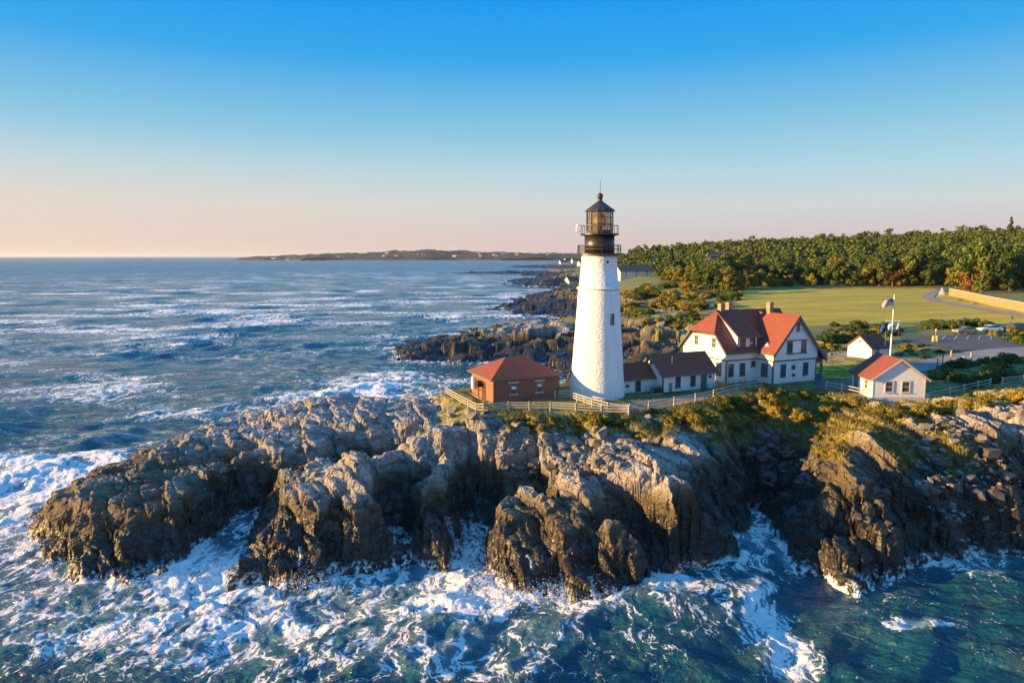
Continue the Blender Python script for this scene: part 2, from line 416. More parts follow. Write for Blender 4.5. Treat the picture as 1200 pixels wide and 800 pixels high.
# gully and right cliff
A_((882,602,.2),(898,590,.5),(908,572,1.8),(893,628,-.5),(912,605,.3),
   (750,492,9.7),(800,500,9.0),(850,492,9.6),(870,475,10.0),(905,470,10.3),(820,525,7.8),(850,530,7.0),(900,535,7.0),(905,555,4.6),(950,515,8.8),(945,545,6.4),(1000,500,9.8),(985,548,7.4),(1050,550,7.2),
   (1020,572,5.6),(960,575,5.2),(950,605,3.2),(1000,622,2.9),(1045,622,2.9),(932,652,.4),(940,668,-.5),(1000,690,-.6),(962,660,.8),(1000,672,.8),(1040,668,.4),(1055,665,-.4),
   (1070,625,2.2),(1110,605,3.0),(1130,642,-.3),(1210,634,-.2),(1300,628,-.2),(1400,620,-.2),(1110,562,5.2),(1160,585,3.8),(1100,522,8.0),(1150,505,9.2),(1210,495,9.8),(1210,562,4.8),(1150,482,10.3),
   (1300,500,9.5),(1300,560,5),(1400,500,9.5),(1400,560,5))
# plateau round the buildings
A_((560,481,9.9),(600,476,10),(650,480,10),(700,484,10),(735,484,10),(790,474,10),(840,466,10),(890,456,10.1),(940,458,10.2),(985,460,10),(1025,468,10),(1085,470,10),(1115,464,10),(1150,455,10.4),(1180,450,10.5),(1250,446,10.5),(1400,440,10.5))
for X, Y in ((-4,84),(2,88),(6,82),(10,84),(16,88),(22,84),(30,90),(36,96),(44,98),(40,106),(30,104),(50,88),(56,86),(52,96),(64,92),(60,104),(70,110),(56,118),(48,112),(14,94),(22,97),(8,92),(0,93),(-5,90)):
    CTRL.append((X, Y, 10.0))
for X, Y, z in ((6,100,7),(12,104,6),(20,108,6),(28,116,7.5),(38,120,9.5),(0,101,6),(-7,98,6)): CTRL.append((X, Y, z))
# sea bed in front
A_((20,720,-3),(100,740,-3),(200,730,-3),(300,720,-3),(400,720,-3),(450,700,-2.5),(500,705,-2.5),(560,725,-3),(640,745,-3),(740,745,-3),(800,700,-3),(850,690,-2.5),(900,690,-2.5),(960,710,-3),(1060,700,-3),(1120,670,-2.5),(1250,655,-2.5),(1400,650,-3),
   (240,690,-1.8),(0,640,-2.5),(0,600,-3),(-100,600,-4),(-100,700,-4))
for X in range(-70, 111, 20): CTRL.append((X, 36.0, -5.0)); CTRL.append((X, 20.0, -7.0))
# coast beyond
A_((462,415,0),(478,428,-.3),(530,428,-.4),(590,438,-.5),(640,442,-.5),(490,410,2.4),(540,402,4),(600,394,5.5),(650,386,7),(700,384,7.5),(560,415,1.5),(620,415,2.2),(660,410,3),(700,420,4),(740,425,6),(690,440,1),
   (520,395,-1.5),(560,390,-2),(600,384,-2),(640,378,-1.5),(520,440,-2.5),(580,450,-3),
   (588,362,0),(600,374,-.5),(640,372,-.3),(690,372,1.5),(612,358,2.5),(640,351,5),(670,344,7),(700,340,8),(600,350,-2),(640,343,-2),(680,337,-1),
   (598,331,0),(612,329,3),(640,325,8),(680,322,9),(630,337,-1),(620,320.5,-3),(650,319,-2),
   (530,320.5,.2),(560,319.5,1.5),(600,318,4),(650,315,10),(700,312,12),(560,324,-3),(620,324,-3),(500,325,-4),
   (740,395,7),(780,400,8),(800,400,8.5),(850,398,9.5),(760,375,9.5),(800,372,10),(730,350,9),(760,345,11),(720,330,9.5),(745,328,12.5),(800,345,12),(850,350,12),
   (860,380,10.7),(930,383,10.6),(1000,385,10.7),(900,345,12.2),(1000,340,13.4),(1090,340,13.6),(1200,350,14),(1200,372,12.5),(1100,360,12.4),(1300,365,14),
   (1080,398,10.9),(1130,392,11.2),(1190,390,11.4),(1300,388,11.6),(1130,410,10.6),(1200,405,10.9),(1080,425,10.1),(1130,430,10.1),(1200,425,11),(1300,420,11),(1000,405,10.3),(960,410,10),(1100,385,11.2))
for d, zs in ((340,(9,13,14,15.5,17,19)),(420,(10,15,18,21,25,28)),(500,(10,19,25,29,34,37)),(650,(14,29,35,40,45,46)),(900,(12,16,22,26,28,28)),(1400,(4,8,10,12,12,12)),(2200,(0,3,5,5,5,5))):
    for px, z in zip((705,750,900,1050,1200,1400), zs): B_((px, d, z))
B_((640,1500,-1),(660,1550,8),(680,1600,14),(610,1500,-5),(640,900,-3),(600,700,-5),(600,500,-5),(560,400,-5),(540,300,-5),(500,240,-5),(420,240,-5),(420,180,-5),(450,150,-4),(380,140,-5),(300,140,-6),(150,120,-6),(0,120,-6),(-100,100,-6),
   (400,700,-8),(200,400,-8),(400,1500,-8),(500,2300,-8),(560,1700,-5),(0,800,-8),(-100,2000,-8))
CT = np.array(CTRL)
def _fit():
    P = CT[:, :2]; D = np.sqrt(((P[:, None]-P[None])**2).sum(-1)+0.25)
    n = len(P); Q = np.zeros((n+1, n+1)); Q[:n, :n] = D-np.eye(n)*0.12; Q[:n, n] = 1; Q[n, :n] = 1
    return np.linalg.solve(Q, np.append(CT[:, 2], 0))
WT = _fit()
def Hbase(x, y):
    x = np.asarray(x, float); y = np.asarray(y, float); sh = x.shape
    x = x.ravel(); y = y.ravel(); out = np.zeros(x.shape)
    for i in range(0, len(x), 40000):
        a = x[i:i+40000, None]-CT[None, :, 0]; b = y[i:i+40000, None]-CT[None, :, 1]
        out[i:i+40000] = np.sqrt(a*a+b*b+0.25) @ WT[:-1]+WT[-1]
    return out.reshape(sh)
# flat ground near buildings, lawns and roads; rock elsewhere
LAWN = [(858,352),(868,341),(930,338.5),(1000,337.5),(1090,337.5),(1150,352),(1300,372),(1300,392),(1180,381),(1100,377),(1040,378),(960,381),(880,382),(868,376),(905,366),(870,358)]
BUILDG = [(528,458),(548,476),(566,484),(600,479),(650,482),(700,487),(742,485),(790,476),(840,467),(890,458),(940,462),(985,464),(1020,471),(1090,472),(1118,466),(1150,457),(1182,452),(1300,449),(1300,386),(1060,384),(960,400),(860,405),(800,440),(700,440),(660,440),(553,440)]
LAWN2 = [(950,424),(1004,422),(1004,443),(955,444)]
FLATXY = [(-7,77),(-4,74.6),(3,75.5),(12,74.8),(18,75.6),(27,82),(37,88.4),(46,84),(54,81.5),(62,86),(80,92),(110,98),(110,150),(60,150),(46,124),(34,108),(22,99),(-3,95),(-9,92)]
def dist_poly(x, y, poly):
    """signed distance to polygon, + inside"""
    d = np.full(np.shape(x), 1e9)
    for i in range(len(poly)):
        ax, ay = poly[i]; bx, by = poly[(i+1) % len(poly)]
        ex, ey = bx-ax, by-ay; t = np.clip(((x-ax)*ex+(y-ay)*ey)/(ex*ex+ey*ey), 0, 1)
        d = np.minimum(d, np.hypot(x-ax-t*ex, y-ay-t*ey))
    return np.where(inpoly(x, y, poly), d, -d)
def rockmask(x, y, h):
    """1 = bare fractured rock, 0 = soil"""
    near = 1-sst(-2.5, 0.8, dist_poly(x, y, FLATXY)+1.2*fbm(x*.3, y*.3, o=3, s=5))
    far = 1-sst(7.5, 10.0, h+2.2*fbm(x*.02, y*.02, o=3, s=9))
    return np.where(y < 112, near, far)
def cell2(x, y, sx, sy, ang, s, jit=.7):
    """nearest joint block: its centre, edge distance, random numbers"""
    c, sn = math.cos(ang), math.sin(ang)
    u = (x*c+y*sn)/sx; v = (-x*sn+y*c)/sy
    iu = np.floor(u); iv = np.floor(v); z0 = np.zeros_like(u)
    f1 = np.full(u.shape, 9.); f2 = f1.copy(); cu = u*0; cv = v*0; h1 = u*0; h2 = u*0; h3 = u*0
    for i in (-1, 0, 1):
        for j in (-1, 0, 1):
            a, b = iu+i, iv+j
            pu = a+.5+jit*(_h(a, b, z0, s)-.5); pv = b+.5+jit*(_h(a, b, z0, s+1)-.5)
            d = (np.abs(u-pu)**2.6+np.abs(v-pv)**2.6)**(1/2.6); m = d < f1
            f2 = np.where(m, f1, np.minimum(f2, d)); f1 = np.where(m, d, f1)
            cu = np.where(m, pu, cu); cv = np.where(m, pv, cv)
            h1 = np.where(m, _h(a, b, z0, s+2)-.5, h1); h2 = np.where(m, _h(a, b, z0, s+3)-.5, h2); h3 = np.where(m, _h(a, b, z0, s+4)-.5, h3)
    cu *= sx; cv *= sy
    return cu*c-cv*sn, cu*sn+cv*c, f2-f1, h1, h2, h3
def _lvl(x, y, fn, sx, sy, ang, s, keep, off, tilt, crack, dip=0.0):
    cx, cy, e, r1, r2, r3 = cell2(x, y, sx, sy, ang, s)
    return keep*fn(x, y)+(1-keep)*fn(cx, cy)+off*r1+tilt*(r2*(x-cx)+r3*(y-cy))-dip*((x-cx)*(1+r3)+.25*(y-cy))*(1-.6*sst(-2, -12, x)*sst(60, 66, y))-crack*np.exp(-e/.05)
SLABS = []
def slab_(k, *p):
    P = np.array([at(*a) for a in p]); A = np.c_[P[:, :2], np.ones(len(P))]; co_ = np.linalg.lstsq(A, P[:, 2], rcond=None)[0]
    c_ = P[:, :2].mean(0); o_ = np.argsort(np.arctan2(P[:, 1]-c_[1], P[:, 0]-c_[0])); SLABS.append((k, [tuple(v) for v in P[o_][:, :2]], co_))
slab_(4, (66,580,4.8),(108,586,5.0),(180,592,5.1),(252,588,5.0),(262,572,5.3),(190,562,5.9),(110,562,5.6))
slab_(3, (88,634,2.4),(120,634,2.6),(175,645,2.0),(205,660,1.4),(165,668,1.0),(140,668,1.3),(118,655,1.6))
slab_(3, (175,528,6.4),(255,490,7.6),(330,498,7.5),(390,505,7.2),(385,540,6.6),(300,556,6.2),(240,548,6.2))
slab_(3, (310,480,8.6),(370,463,9.5),(430,462,9.6),(500,470,9.5),(505,488,8.8),(440,497,8.0),(380,490,8.4))
slab_(4, (385,548,7.5),(412,518,9.1),(480,508,8.9),(530,505,9.2),(500,535,8.3),(455,545,8.3),(420,556,7.8))
slab_(4, (330,566,6.4),(365,556,6.9),(400,560,7.0),(440,575,6.2),(420,600,5.0),(360,600,4.8),(318,592,4.9))
slab_(4, (296,604,4.1),(318,592,4.5),(380,605,4.3),(375,640,2.6),(310,636,2.5))
slab_(3, (268,672,1.0),(300,652,1.7),(350,646,1.9),(360,664,1.2),(330,672,1.0))
slab_(4, (356,650,2.0),(400,632,2.5),(460,616,2.8),(462,628,1.8),(430,642,1.4),(375,656,1.1))
slab_(3, (478,628,1.8),(490,604,3.5),(520,598,3.9),(545,612,3.1),(552,632,1.8),(510,640,1.6))
slab_(4, (568,596,5.0),(600,566,6.5),(625,562,6.8),(650,585,5.8),(640,600,5.2),(590,606,4.8))
slab_(4, (562,626,2.9),(590,606,4.3),(650,604,4.9),(690,610,4.7),(680,645,2.5),(610,648,2.5))
slab_(3, (690,575,7.0),(735,552,8.4),(790,548,8.5),(820,565,7.6),(800,590,6.2),(740,600,6.0),(700,595,6.1))
slab_(3, (620,668,1.7),(660,662,2.0),(715,664,2.0),(722,690,.8),(680,698,.6),(640,690,.8))
slab_(4, (500,490,9.8),(525,474,10.1),(560,490,9.9),(580,500,9.5),(540,510,9.3),(505,508,9.1))
slab_(5, (965,624,3.3),(1000,616,3.9),(1040,622,3.5),(1052,640,2.2),(1010,648,2.0),(972,642,2.2))
slab_(5, (968,545,7.7),(985,540,8.0),(1030,552,7.5),(1040,562,6.9),(990,568,6.9),(965,562,7.1))
slab_(5, (800,600,4.7),(850,585,5.1),(872,600,4.5),(866,625,2.9),(820,630,2.9))
CHAN = [[1.5]+[at(*a) for a in ((235,690,-1.6),(255,668,-1.2),(268,640,-.8),(284,612,-.1),(304,594,1.0),(330,573,2.8))]+[byY(372,71,4.4), byY(420,73.5,5.0), byY(475,74.5,5.8), byY(510,75,7.2)],
        [1.3]+[at(*a) for a in ((545,690,-1.6),(560,650,-1.2),(560,628,-.6),(554,606,.6),(572,584,2.4))]+[byY(600,63.5,3.6), byY(640,64.5,4.6)],
        [1.0]+[at(*a) for a in ((462,660,-1.6),(470,640,-.9),(466,618,.4),(474,592,1.8),(500,578,3.0))],
        [.6]+[at(*a) for a in ((905,665,-1.6),(893,630,-1.0),(884,606,-.4),(900,584,.6),(910,566,2.2))],
        [.5]+[at(*a) for a in ((752,690,-1.4),(738,668,-.6),(700,655,.7))],
        [.7]+[byY(300,74,4.6), byY(250,71,4.2), byY(200,69,4.0), byY(130,68,4.2)]]
slab_(4, (916,640,1.0),(914,606,2.4),(938,598,3.4),(966,618,3.2),(955,652,1.3),(930,652,.9))
slab_(4, (1058,636,1.9),(1064,606,3.4),(1110,596,4.2),(1140,606,3.4),(1128,632,1.6),(1090,642,1.3))
slab_(4, (1150,628,1.6),(1160,596,3.8),(1215,590,4.4),(1260,600,3.6),(1215,626,1.7))
slab_(4, (1080,560,6.6),(1120,548,7.4),(1190,552,7.2),(1180,580,5.2),(1100,584,5.0))
def Hb2(x, y):
    h = Hbase(x, y); m_ = (y < 100) & (h > -3.2)
    if not m_.any(): return h
    xx, yy_ = x[m_], y[m_]; hh = h[m_]-.35
    for k, poly, c_ in SLABS:
        d = dist_poly(xx, yy_, poly); t = c_[0]*xx+c_[1]*yy_+c_[2]
        hh = np.maximum(hh, np.where(d < 0, t+k*d, t))
    for pl in CHAN:
        best = np.full(xx.shape, 1e9)
        for (ax, ay, az_), (bx, by, bz) in zip(pl[1:], pl[2:]):
            ex, ey = bx-ax, by-ay; t = np.clip(((xx-ax)*ex+(yy_-ay)*ey)/(ex*ex+ey*ey), 0, 1)
            best = np.minimum(best, az_+(bz-az_)*t+3.4*np.maximum(np.hypot(xx-ax-t*ex, yy_-ay-t*ey)-pl[0], 0))
        hh = np.minimum(hh, best)
    h = h.copy(); h[m_] = hh; return h
def H1(x, y):
    wx = x+.8*vnoise(x*.15, y*.15, s=1); wy = y+.8*vnoise(x*.15, y*.15, s=2)
    return _lvl(wx, wy, Hb2, 3.3, 6.2, .30, 21, .76, .55, .18, .6, .25)
def small_joints(x, y):
    cx, cy, e, r1, r2, r3 = cell2(x, y, .8, .5, .5, 37)
    return .06*r1+.18*(r2*(x-cx)+r3*(y-cy))-.09*np.exp(-e/.07)
def H1f(x, y): return _lvl(x, y, Hbase, 11, 6, .42, 21, .4, 2.6, .5, .8)
def Hfull(x, y):
    """terrain height with the coarse joint blocks"""
    x = np.asarray(x, float); y = np.asarray(y, float)
    h = Hbase(x, y); rm = rockmask(x, y, h); hr = h.copy()
    nr = (y < 125) & (rm > .01) & (h > -3.4); fr = (y >= 100) & (rm > .01) & (h > -3.4)
    wx = x+.3*vnoise(x*.4, y*.4, s=3); wy = y+.3*vnoise(x*.4, y*.4, s=4)
    if nr.any(): hr[nr] = _lvl(wx[nr], wy[nr], H1, 1.35, 2.5, .42, 31, .72, .14, .12, .24, .19)+small_joints(wx[nr], wy[nr])*.5
    if fr.any():
        f_ = _lvl(wx[fr], wy[fr], H1f, 4.5, 2.6, .55, 33, .4, .9, .5, .4)
        t = sst(108, 120, y[fr]); hr[fr] = hr[fr]*(1-t)+f_*t
    land = sst(-3.2, -1.2, h)
    h2 = h+rm*land*(hr-h)
    soil = 0.10*fbm(x*.35, y*.35, o=3, s=41)*(1-sst(-4, -1, -np.abs(h-10.2)))
    return h2+(1-rm)*soil*0.4, rm
# ---- near headland: heightfield closed below, remeshed to even facets, then fractured along its normals
def build_headland():
    x0, x1, y0, y1, st = -64.0, 84.0, 43.0, 116.0, 0.13
    xs = np.arange(x0, x1+.01, st); ys = np.arange(y0, y1+.01, st)
    X, Y = np.meshgrid(xs, ys); Z, rm = Hfull(X, Y)
    # walls of the blocks lean and wander a little
    j = rm*sst(-3, -1, Z)
    X2 = X+j*(.22*vnoise(X*.9, Y*.9, Z*1.3, 61)+.10*vnoise(X*2.2, Y*2.2, Z*2.6, 62)); Y2 = Y+j*(.22*vnoise(X*.9, Y*.9, Z*1.3, 63)+.10*vnoise(X*2.2, Y*2.2, Z*2.6, 64))
    Z = Z+j*.03*vnoise(X*3.1, Y*3.1, s=65)
    ny, nx = X.shape; idx = np.arange(nx*ny).reshape(ny, nx)
    F = np.stack([idx[:-1, :-1].ravel(), idx[:-1, 1:].ravel(), idx[1:, 1:].ravel(), idx[1:, :-1].ravel()], 1)
    F = F[Z.ravel()[F].max(1) > -1.6]; used = np.unique(F); mp = np.zeros(nx*ny, np.int32); mp[used] = np.arange(len(used))
    V = np.stack([X2.ravel(), Y2.ravel(), Z.ravel()], 1)[used]
    F = mp[F]
    # close it, remesh to even facets, chip the facets along the joints
    n0 = len(V); e = np.concatenate([F[:, [0, 1]], F[:, [1, 2]], F[:, [2, 3]], F[:, [3, 0]]]); key = np.sort(e, 1); kk = key[:, 0].astype(np.int64)*n0+key[:, 1]
    u_, inv, cnt = np.unique(kk, return_inverse=True, return_counts=True); be = e[cnt[inv] == 1]
    VB = V.copy(); VB[:, 2] = -3.2
    F = np.vstack([F, F[:, ::-1]+n0, np.stack([be[:, 1], be[:, 0], be[:, 0]+n0, be[:, 1]+n0], 1)]); V = np.vstack([V, VB])
    o = np_mesh('tmp', V, F)
    md = o.modifiers.new('r', 'REMESH'); md.mode = 'SHARP'; md.octree_depth = 10; md.scale = .99; md.sharpness = 1.0; md.use_remove_disconnected = False
    dg = bpy.context.evaluated_depsgraph_get(); me = bpy.data.meshes.new_from_object(o.evaluated_get(dg)); bpy.data.objects.remove(o)
    n = len(me.vertices); co = np.empty(n*3, np.float32); me.vertices.foreach_get('co', co); co = co.reshape(-1, 3).astype(float)
    no = np.empty(n*3, np.float32); me.vertices.foreach_get('normal', no); no = no.reshape(-1, 3).astype(float); x, y, z = co.T
    f = np.empty(len(me.polygons)*4, np.int32); me.polygons.foreach_get('vertices', f); f = f.reshape(-1, 4); f = f[z[f].max(1) > -2.2]
    rm = rockmask(x, y, z); act = (rm > .02) & (z > -2)
    ax, ay, az_ = x[act], y[act], z[act]
    wx = ax+.25*vnoise(ax*.5, ay*.5, az_*.5, 61); wy = ay+.25*vnoise(ax*.5, ay*.5, az_*.5, 62); wz = az_+.25*vnoise(ax*.5, ay*.5, az_*.5, 63)
    c, s = math.cos(.5), math.sin(.5); u = wx*c+wy*s; v = -wx*s+wy*c; w = wz+.22*u; u = u-.18*wz
    def lv(su, sv, sw, sd):
        f1, f2, cid, tl = voro3(u/su, v/sv, w/sw, sd, .55); return f2-f1, cid-.5, tl
    g1, c1, t1 = lv(2.4, 1.5, 1.3, 71); g2, c2, t2 = lv(1.0, .7, .55, 81)
    d = c1*.10+t1*.10-.10*np.exp(-g1/.05)+c2*.04+t2*.06-.04*np.exp(-g2/.08)+.015*vnoise(ax*2.5, ay*2.5, az_*2.5, 95)
    co[act] += no[act]*(d*rm[act])[:, None]
    used = np.unique(f); mp = np.zeros(n, np.int32); mp[used] = np.arange(len(used))
    bpy.data.meshes.remove(me)
    return np_mesh('rock_headland', co[used], mp[f], M['ground'])
def ground_masks(x, y, z):
    """surface cover: lawn, scrub soil, gravel (by where it lies)"""
    px, py = proj(x, y, z)
    rm = rockmask(x, y, z)
    w = 2.0*fbm(x*.25, y*.25, o=3, s=101)
    lawn = np.where(y > 112, inpoly(px+w, py+w*.4, LAWN).astype(float), inpoly(px+w, py+w*.3, LAWN2).astype(float)*(y > 84))
    return lawn, rm
# ground shader: everything from height, slope and cover attributes
m, nt, b = newmat('ground'); q = NT(nt); M['ground'] = m
geo = q.n('ShaderNodeNewGeometry'); pos = geo.outputs['Position']
sep = q.n('ShaderNodeSeparateXYZ', {0: pos}); zz = sep.outputs[2]; yy = sep.outputs[1]
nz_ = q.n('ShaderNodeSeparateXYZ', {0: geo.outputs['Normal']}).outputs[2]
a_rock = q.n('ShaderNodeAttribute', attribute_name='rock').outputs['Fac']
a_lawn = q.n('ShaderNodeAttribute', attribute_name='lawn').outputs['Fac']
a_dry = q.n('ShaderNodeAttribute', attribute_name='dry').outputs['Fac']
a_gold = q.n('ShaderNodeAttribute', attribute_name='veg').outputs['Fac']
n_big = q.noise(pos, 0.10, 4, 0.6); n_mid = q.noise(pos, 0.55, 5, 0.65); n_fin = q.noise(pos, 3.2, 6, 0.7)
rockA = q.mix(q.mr(n_mid, .35, .65), (0.47, 0.43, 0.38), (0.29, 0.265, 0.235))
rockB = q.mix(q.mr(n_mid, .35, .65), (0.22, 0.155, 0.07), (0.085, 0.066, 0.042))
rock = q.mix(q.mr(q.math('ADD', zz, q.math('SUBTRACT', q.math('MULTIPLY', q.math('SUBTRACT', n_big, .5), 7), q.mr(sep.outputs[0], 12, 26, 0, 3.4))), 4.8, 6.6), rockB, rockA)  # darker rock reaches higher on the right cliff, painting in its shade
crk = q.n('ShaderNodeTexVoronoi', {'Vector': q.mapping(pos, (1.5, .75, 1.9), (0.2, 0.3, 0.35)), 'Scale': .62}, feature='DISTANCE_TO_EDGE').outputs[0]
crk2 = q.n('ShaderNodeTexVoronoi', {'Vector': q.mapping(pos, (1.6, .7, 2.0), (0.1, 0.35, 0.45)), 'Scale': 1.7}, feature='DISTANCE_TO_EDGE').outputs[0]
rock = q.mix(q.mr(n_fin, .42, .66, 0, .6), rock, q.mix(0.7, rock, (0.06, 0.05, 0.045)))
jn = q.math('MULTIPLY', q.mr(crk, 0, .03, .25, 1), q.mr(crk2, 0, .04, .7, 1)); jn = q.math('MAXIMUM', jn, q.mr(n_mid, .42, .55, 0, 1)); rock = q.mix(jn, (0.03, 0.025, 0.02), rock)
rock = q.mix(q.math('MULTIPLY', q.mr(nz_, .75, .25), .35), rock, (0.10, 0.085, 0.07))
# weed and wet bands near the tide line, plus painted shade and sun
zb = q.math('ADD', q.math('SUBTRACT', zz, q.math('ADD', q.mr(sep.outputs[0], 8, 20, .9, 2.8), q.mr(sep.outputs[0], -30, -38, 0, -2.4))), q.math('MULTIPLY', q.math('SUBTRACT', n_mid, .5), 3.0))  # raised on right cliff as painted shade, lowered on the sunlit left tip
weed = q.mix(q.mr(n_fin, .35, .65), (0.11, 0.075, 0.016), (0.035, 0.026, 0.012))
rock = q.mix(q.mr(zb, 5.0, 3.2), rock, weed)
wet = q.mr(zb, 4.2, 2.8)
rock = q.mix(q.mr(zb, 4.4, 2.2, 0, .9), rock, (0.020, 0.017, 0.014))
lich = q.mr(q.noise(pos, .8, 5, .7), .60, .72, 0, .55); rock = q.mix(lich, rock, (0.30, 0.21, 0.06))
soil = q.mix(q.mr(n_mid, .35, .65), (0.20, 0.19, 0.025), (0.12, 0.13, 0.02))
soil = q.mix(q.mr(q.noise(pos, .09, 6, .7), .45, .6, 0, .8), soil, (0.055, 0.075, 0.015)); soil = q.mix(q.mr(n_fin, .45, .7), soil, (0.30, 0.23, 0.06))
lw = q.noise(q.mapping(pos, (0.035, 0.11, 0.1), (0, 0, 0.12)), 1.0, 6, 0.68); lw2 = q.noise(pos, 1.2, 4, .7)
lawnc = q.mix(q.mr(lw, .38, .62), (0.34, 0.28, 0.004), (0.60, 0.41, 0.02)); lawnc = q.mix(q.mr(lw2, .4, .65, 0, .55), lawnc, (0.20, 0.20, 0.015))
col = q.mix(a_rock, soil, rock); col = q.mix(a_lawn, col, lawnc)
col = q.mix(q.math('MULTIPLY', a_gold, q.mr(n_fin, .38, .55)), col, q.mix(q.mr(n_mid, .4, .6), (0.30, 0.23, 0.035), (0.15, 0.15, 0.022)))
q.link(col, b.inputs['Base Color'])
q.link(q.math('MULTIPLY', a_rock, wet), q.mix(0.0, (0,0,0), (0,0,0)).node.inputs[0])
wash = q.math('MULTIPLY', q.mr(q.math('ADD', zz, q.math('MULTIPLY', q.math('SUBTRACT', n_mid, .5), 3.2)), .6, .0), q.mr(q.noise(pos, 1.7, 5, .7), .48, .56)); col = q.mix(q.math('MULTIPLY', wash, a_rock), col, (.75, .78, .8)); q.link(col, b.inputs['Base Color'])
rg = q.mr(q.math('MULTIPLY', a_rock, wet), 0, 1, .85, .42); q.link(rg, b.inputs['Roughness'])
hb = q.math('ADD', q.math('MULTIPLY', q.mr(crk, 0, .05), .45), q.math('MULTIPLY', q.mr(crk2, 0, .06), .10))
hb = q.math('ADD', q.math('MULTIPLY', hb, a_rock), q.math('MULTIPLY', n_fin, .35))
q.link(q.bump(hb, 0.8, 0.16), b.inputs['Normal'])
VEG = [[(575,482),(600,482),(740,486),(800,478),(900,456),(980,458),(1020,475),(1110,472),(1200,455),(1200,470),(1130,478),(1075,490),(1060,500),(1020,500),(1000,520),(980,545),(955,530),(900,505),(880,520),(830,520),(800,505),(775,514),(700,514),(650,508),(590,502)],
       [(1075,490),(1110,488),(1125,520),(1150,550),(1120,560),(1095,530)], [(1000,490),(1060,490),(1075,540),(1060,545),(1040,520)]]
def add_cover(o):
    me = o.data; n = len(me.vertices); co = np.empty(n*3, np.float32); me.vertices.foreach_get('co', co); x, y, z = co.reshape(-1, 3).astype(float).T
    lawn, rm = ground_masks(x, y, z); px, py = proj(x, y, z)
    jx = px+14*fbm(x*.4, y*.4, o=3, s=111); jy = py+9*fbm(x*.4, y*.4, o=3, s=112)
    veg = np.zeros(n)
    for p in VEG: veg = np.maximum(veg, inpoly(jx, jy, p))
    veg = np.where(y < 100, veg, 0)
    attr(o, 'rock', rm); attr(o, 'lawn', lawn); attr(o, 'dry', np.zeros(n)); attr(o, 'veg', veg)
headland = build_headland(); add_cover(headland); tag(headland, kind='structure')
# ---- mainland beyond: fan of ground out to the horizon of the land
def build_mainland():
    az = np.arange(-16, 50, 0.11)*math.pi/180
    rr = [106.0]
    while rr[-1] < 2600: rr.append(rr[-1]*1.0055)
    Rr, Az = np.meshgrid(rr, az, indexing='ij')
    X = Rr*np.sin(Az); Y = Rr*np.cos(Az)
    Z, rm = Hfull(X, Y)
    Z = np.where(Y < 116, Z-0.5*(1-sst(110, 116, Y)), Z)
    Z = np.maximum(Z, -4)
    # leave the water's area free
    ny, nx = X.shape; idx = np.arange(nx*ny).reshape(ny, nx)
    F = np.stack([idx[:-1, :-1].ravel(), idx[:-1, 1:].ravel(), idx[1:, 1:].ravel(), idx[1:, :-1].ravel()], 1)
    zf = Z.ravel()[F].max(1); F = F[zf > -2.0]
    used = np.unique(F); mp = np.zeros(nx*ny, np.int32); mp[used] = np.arange(len(used))
    V = np.stack([X.ravel(), Y.ravel(), Z.ravel()], 1)[used]
    o = np_mesh('ground', V, mp[F], M['ground']); add_cover(o); tag(o, kind='structure'); return o
mainland = build_mainland()
def G(x, y):
    h, _ = Hfull(np.array([float(x)]), np.array([float(y)])); return float(h[0])
from mathutils.bvhtree import BVHTree
def _bvh(o):
    me = o.data; n = len(me.vertices); co = np.empty(n*3, np.float32); me.vertices.foreach_get('co', co)
    return BVHTree.FromPolygons(co.reshape(-1, 3).tolist(), [tuple(p.vertices) for p in me.polygons])
BV = _bvh(headland)
def ray(px, py):
    """where the sight line through this bearing meets the near rocks"""
    p = Vector(at(px, py, 0)); o_ = Vector((0, 0, CAMZ)); d = (p-o_).normalized() if True else None
    if at(px, py, 0)[1] < 0: return None
    h = BV.ray_cast(o_, d); return h
def drop(x, y):
    h = BV.ray_cast(Vector((x, y, 60)), Vector((0, 0, -1)))
    return h[0].z if h[0] is not None else G(x, y)
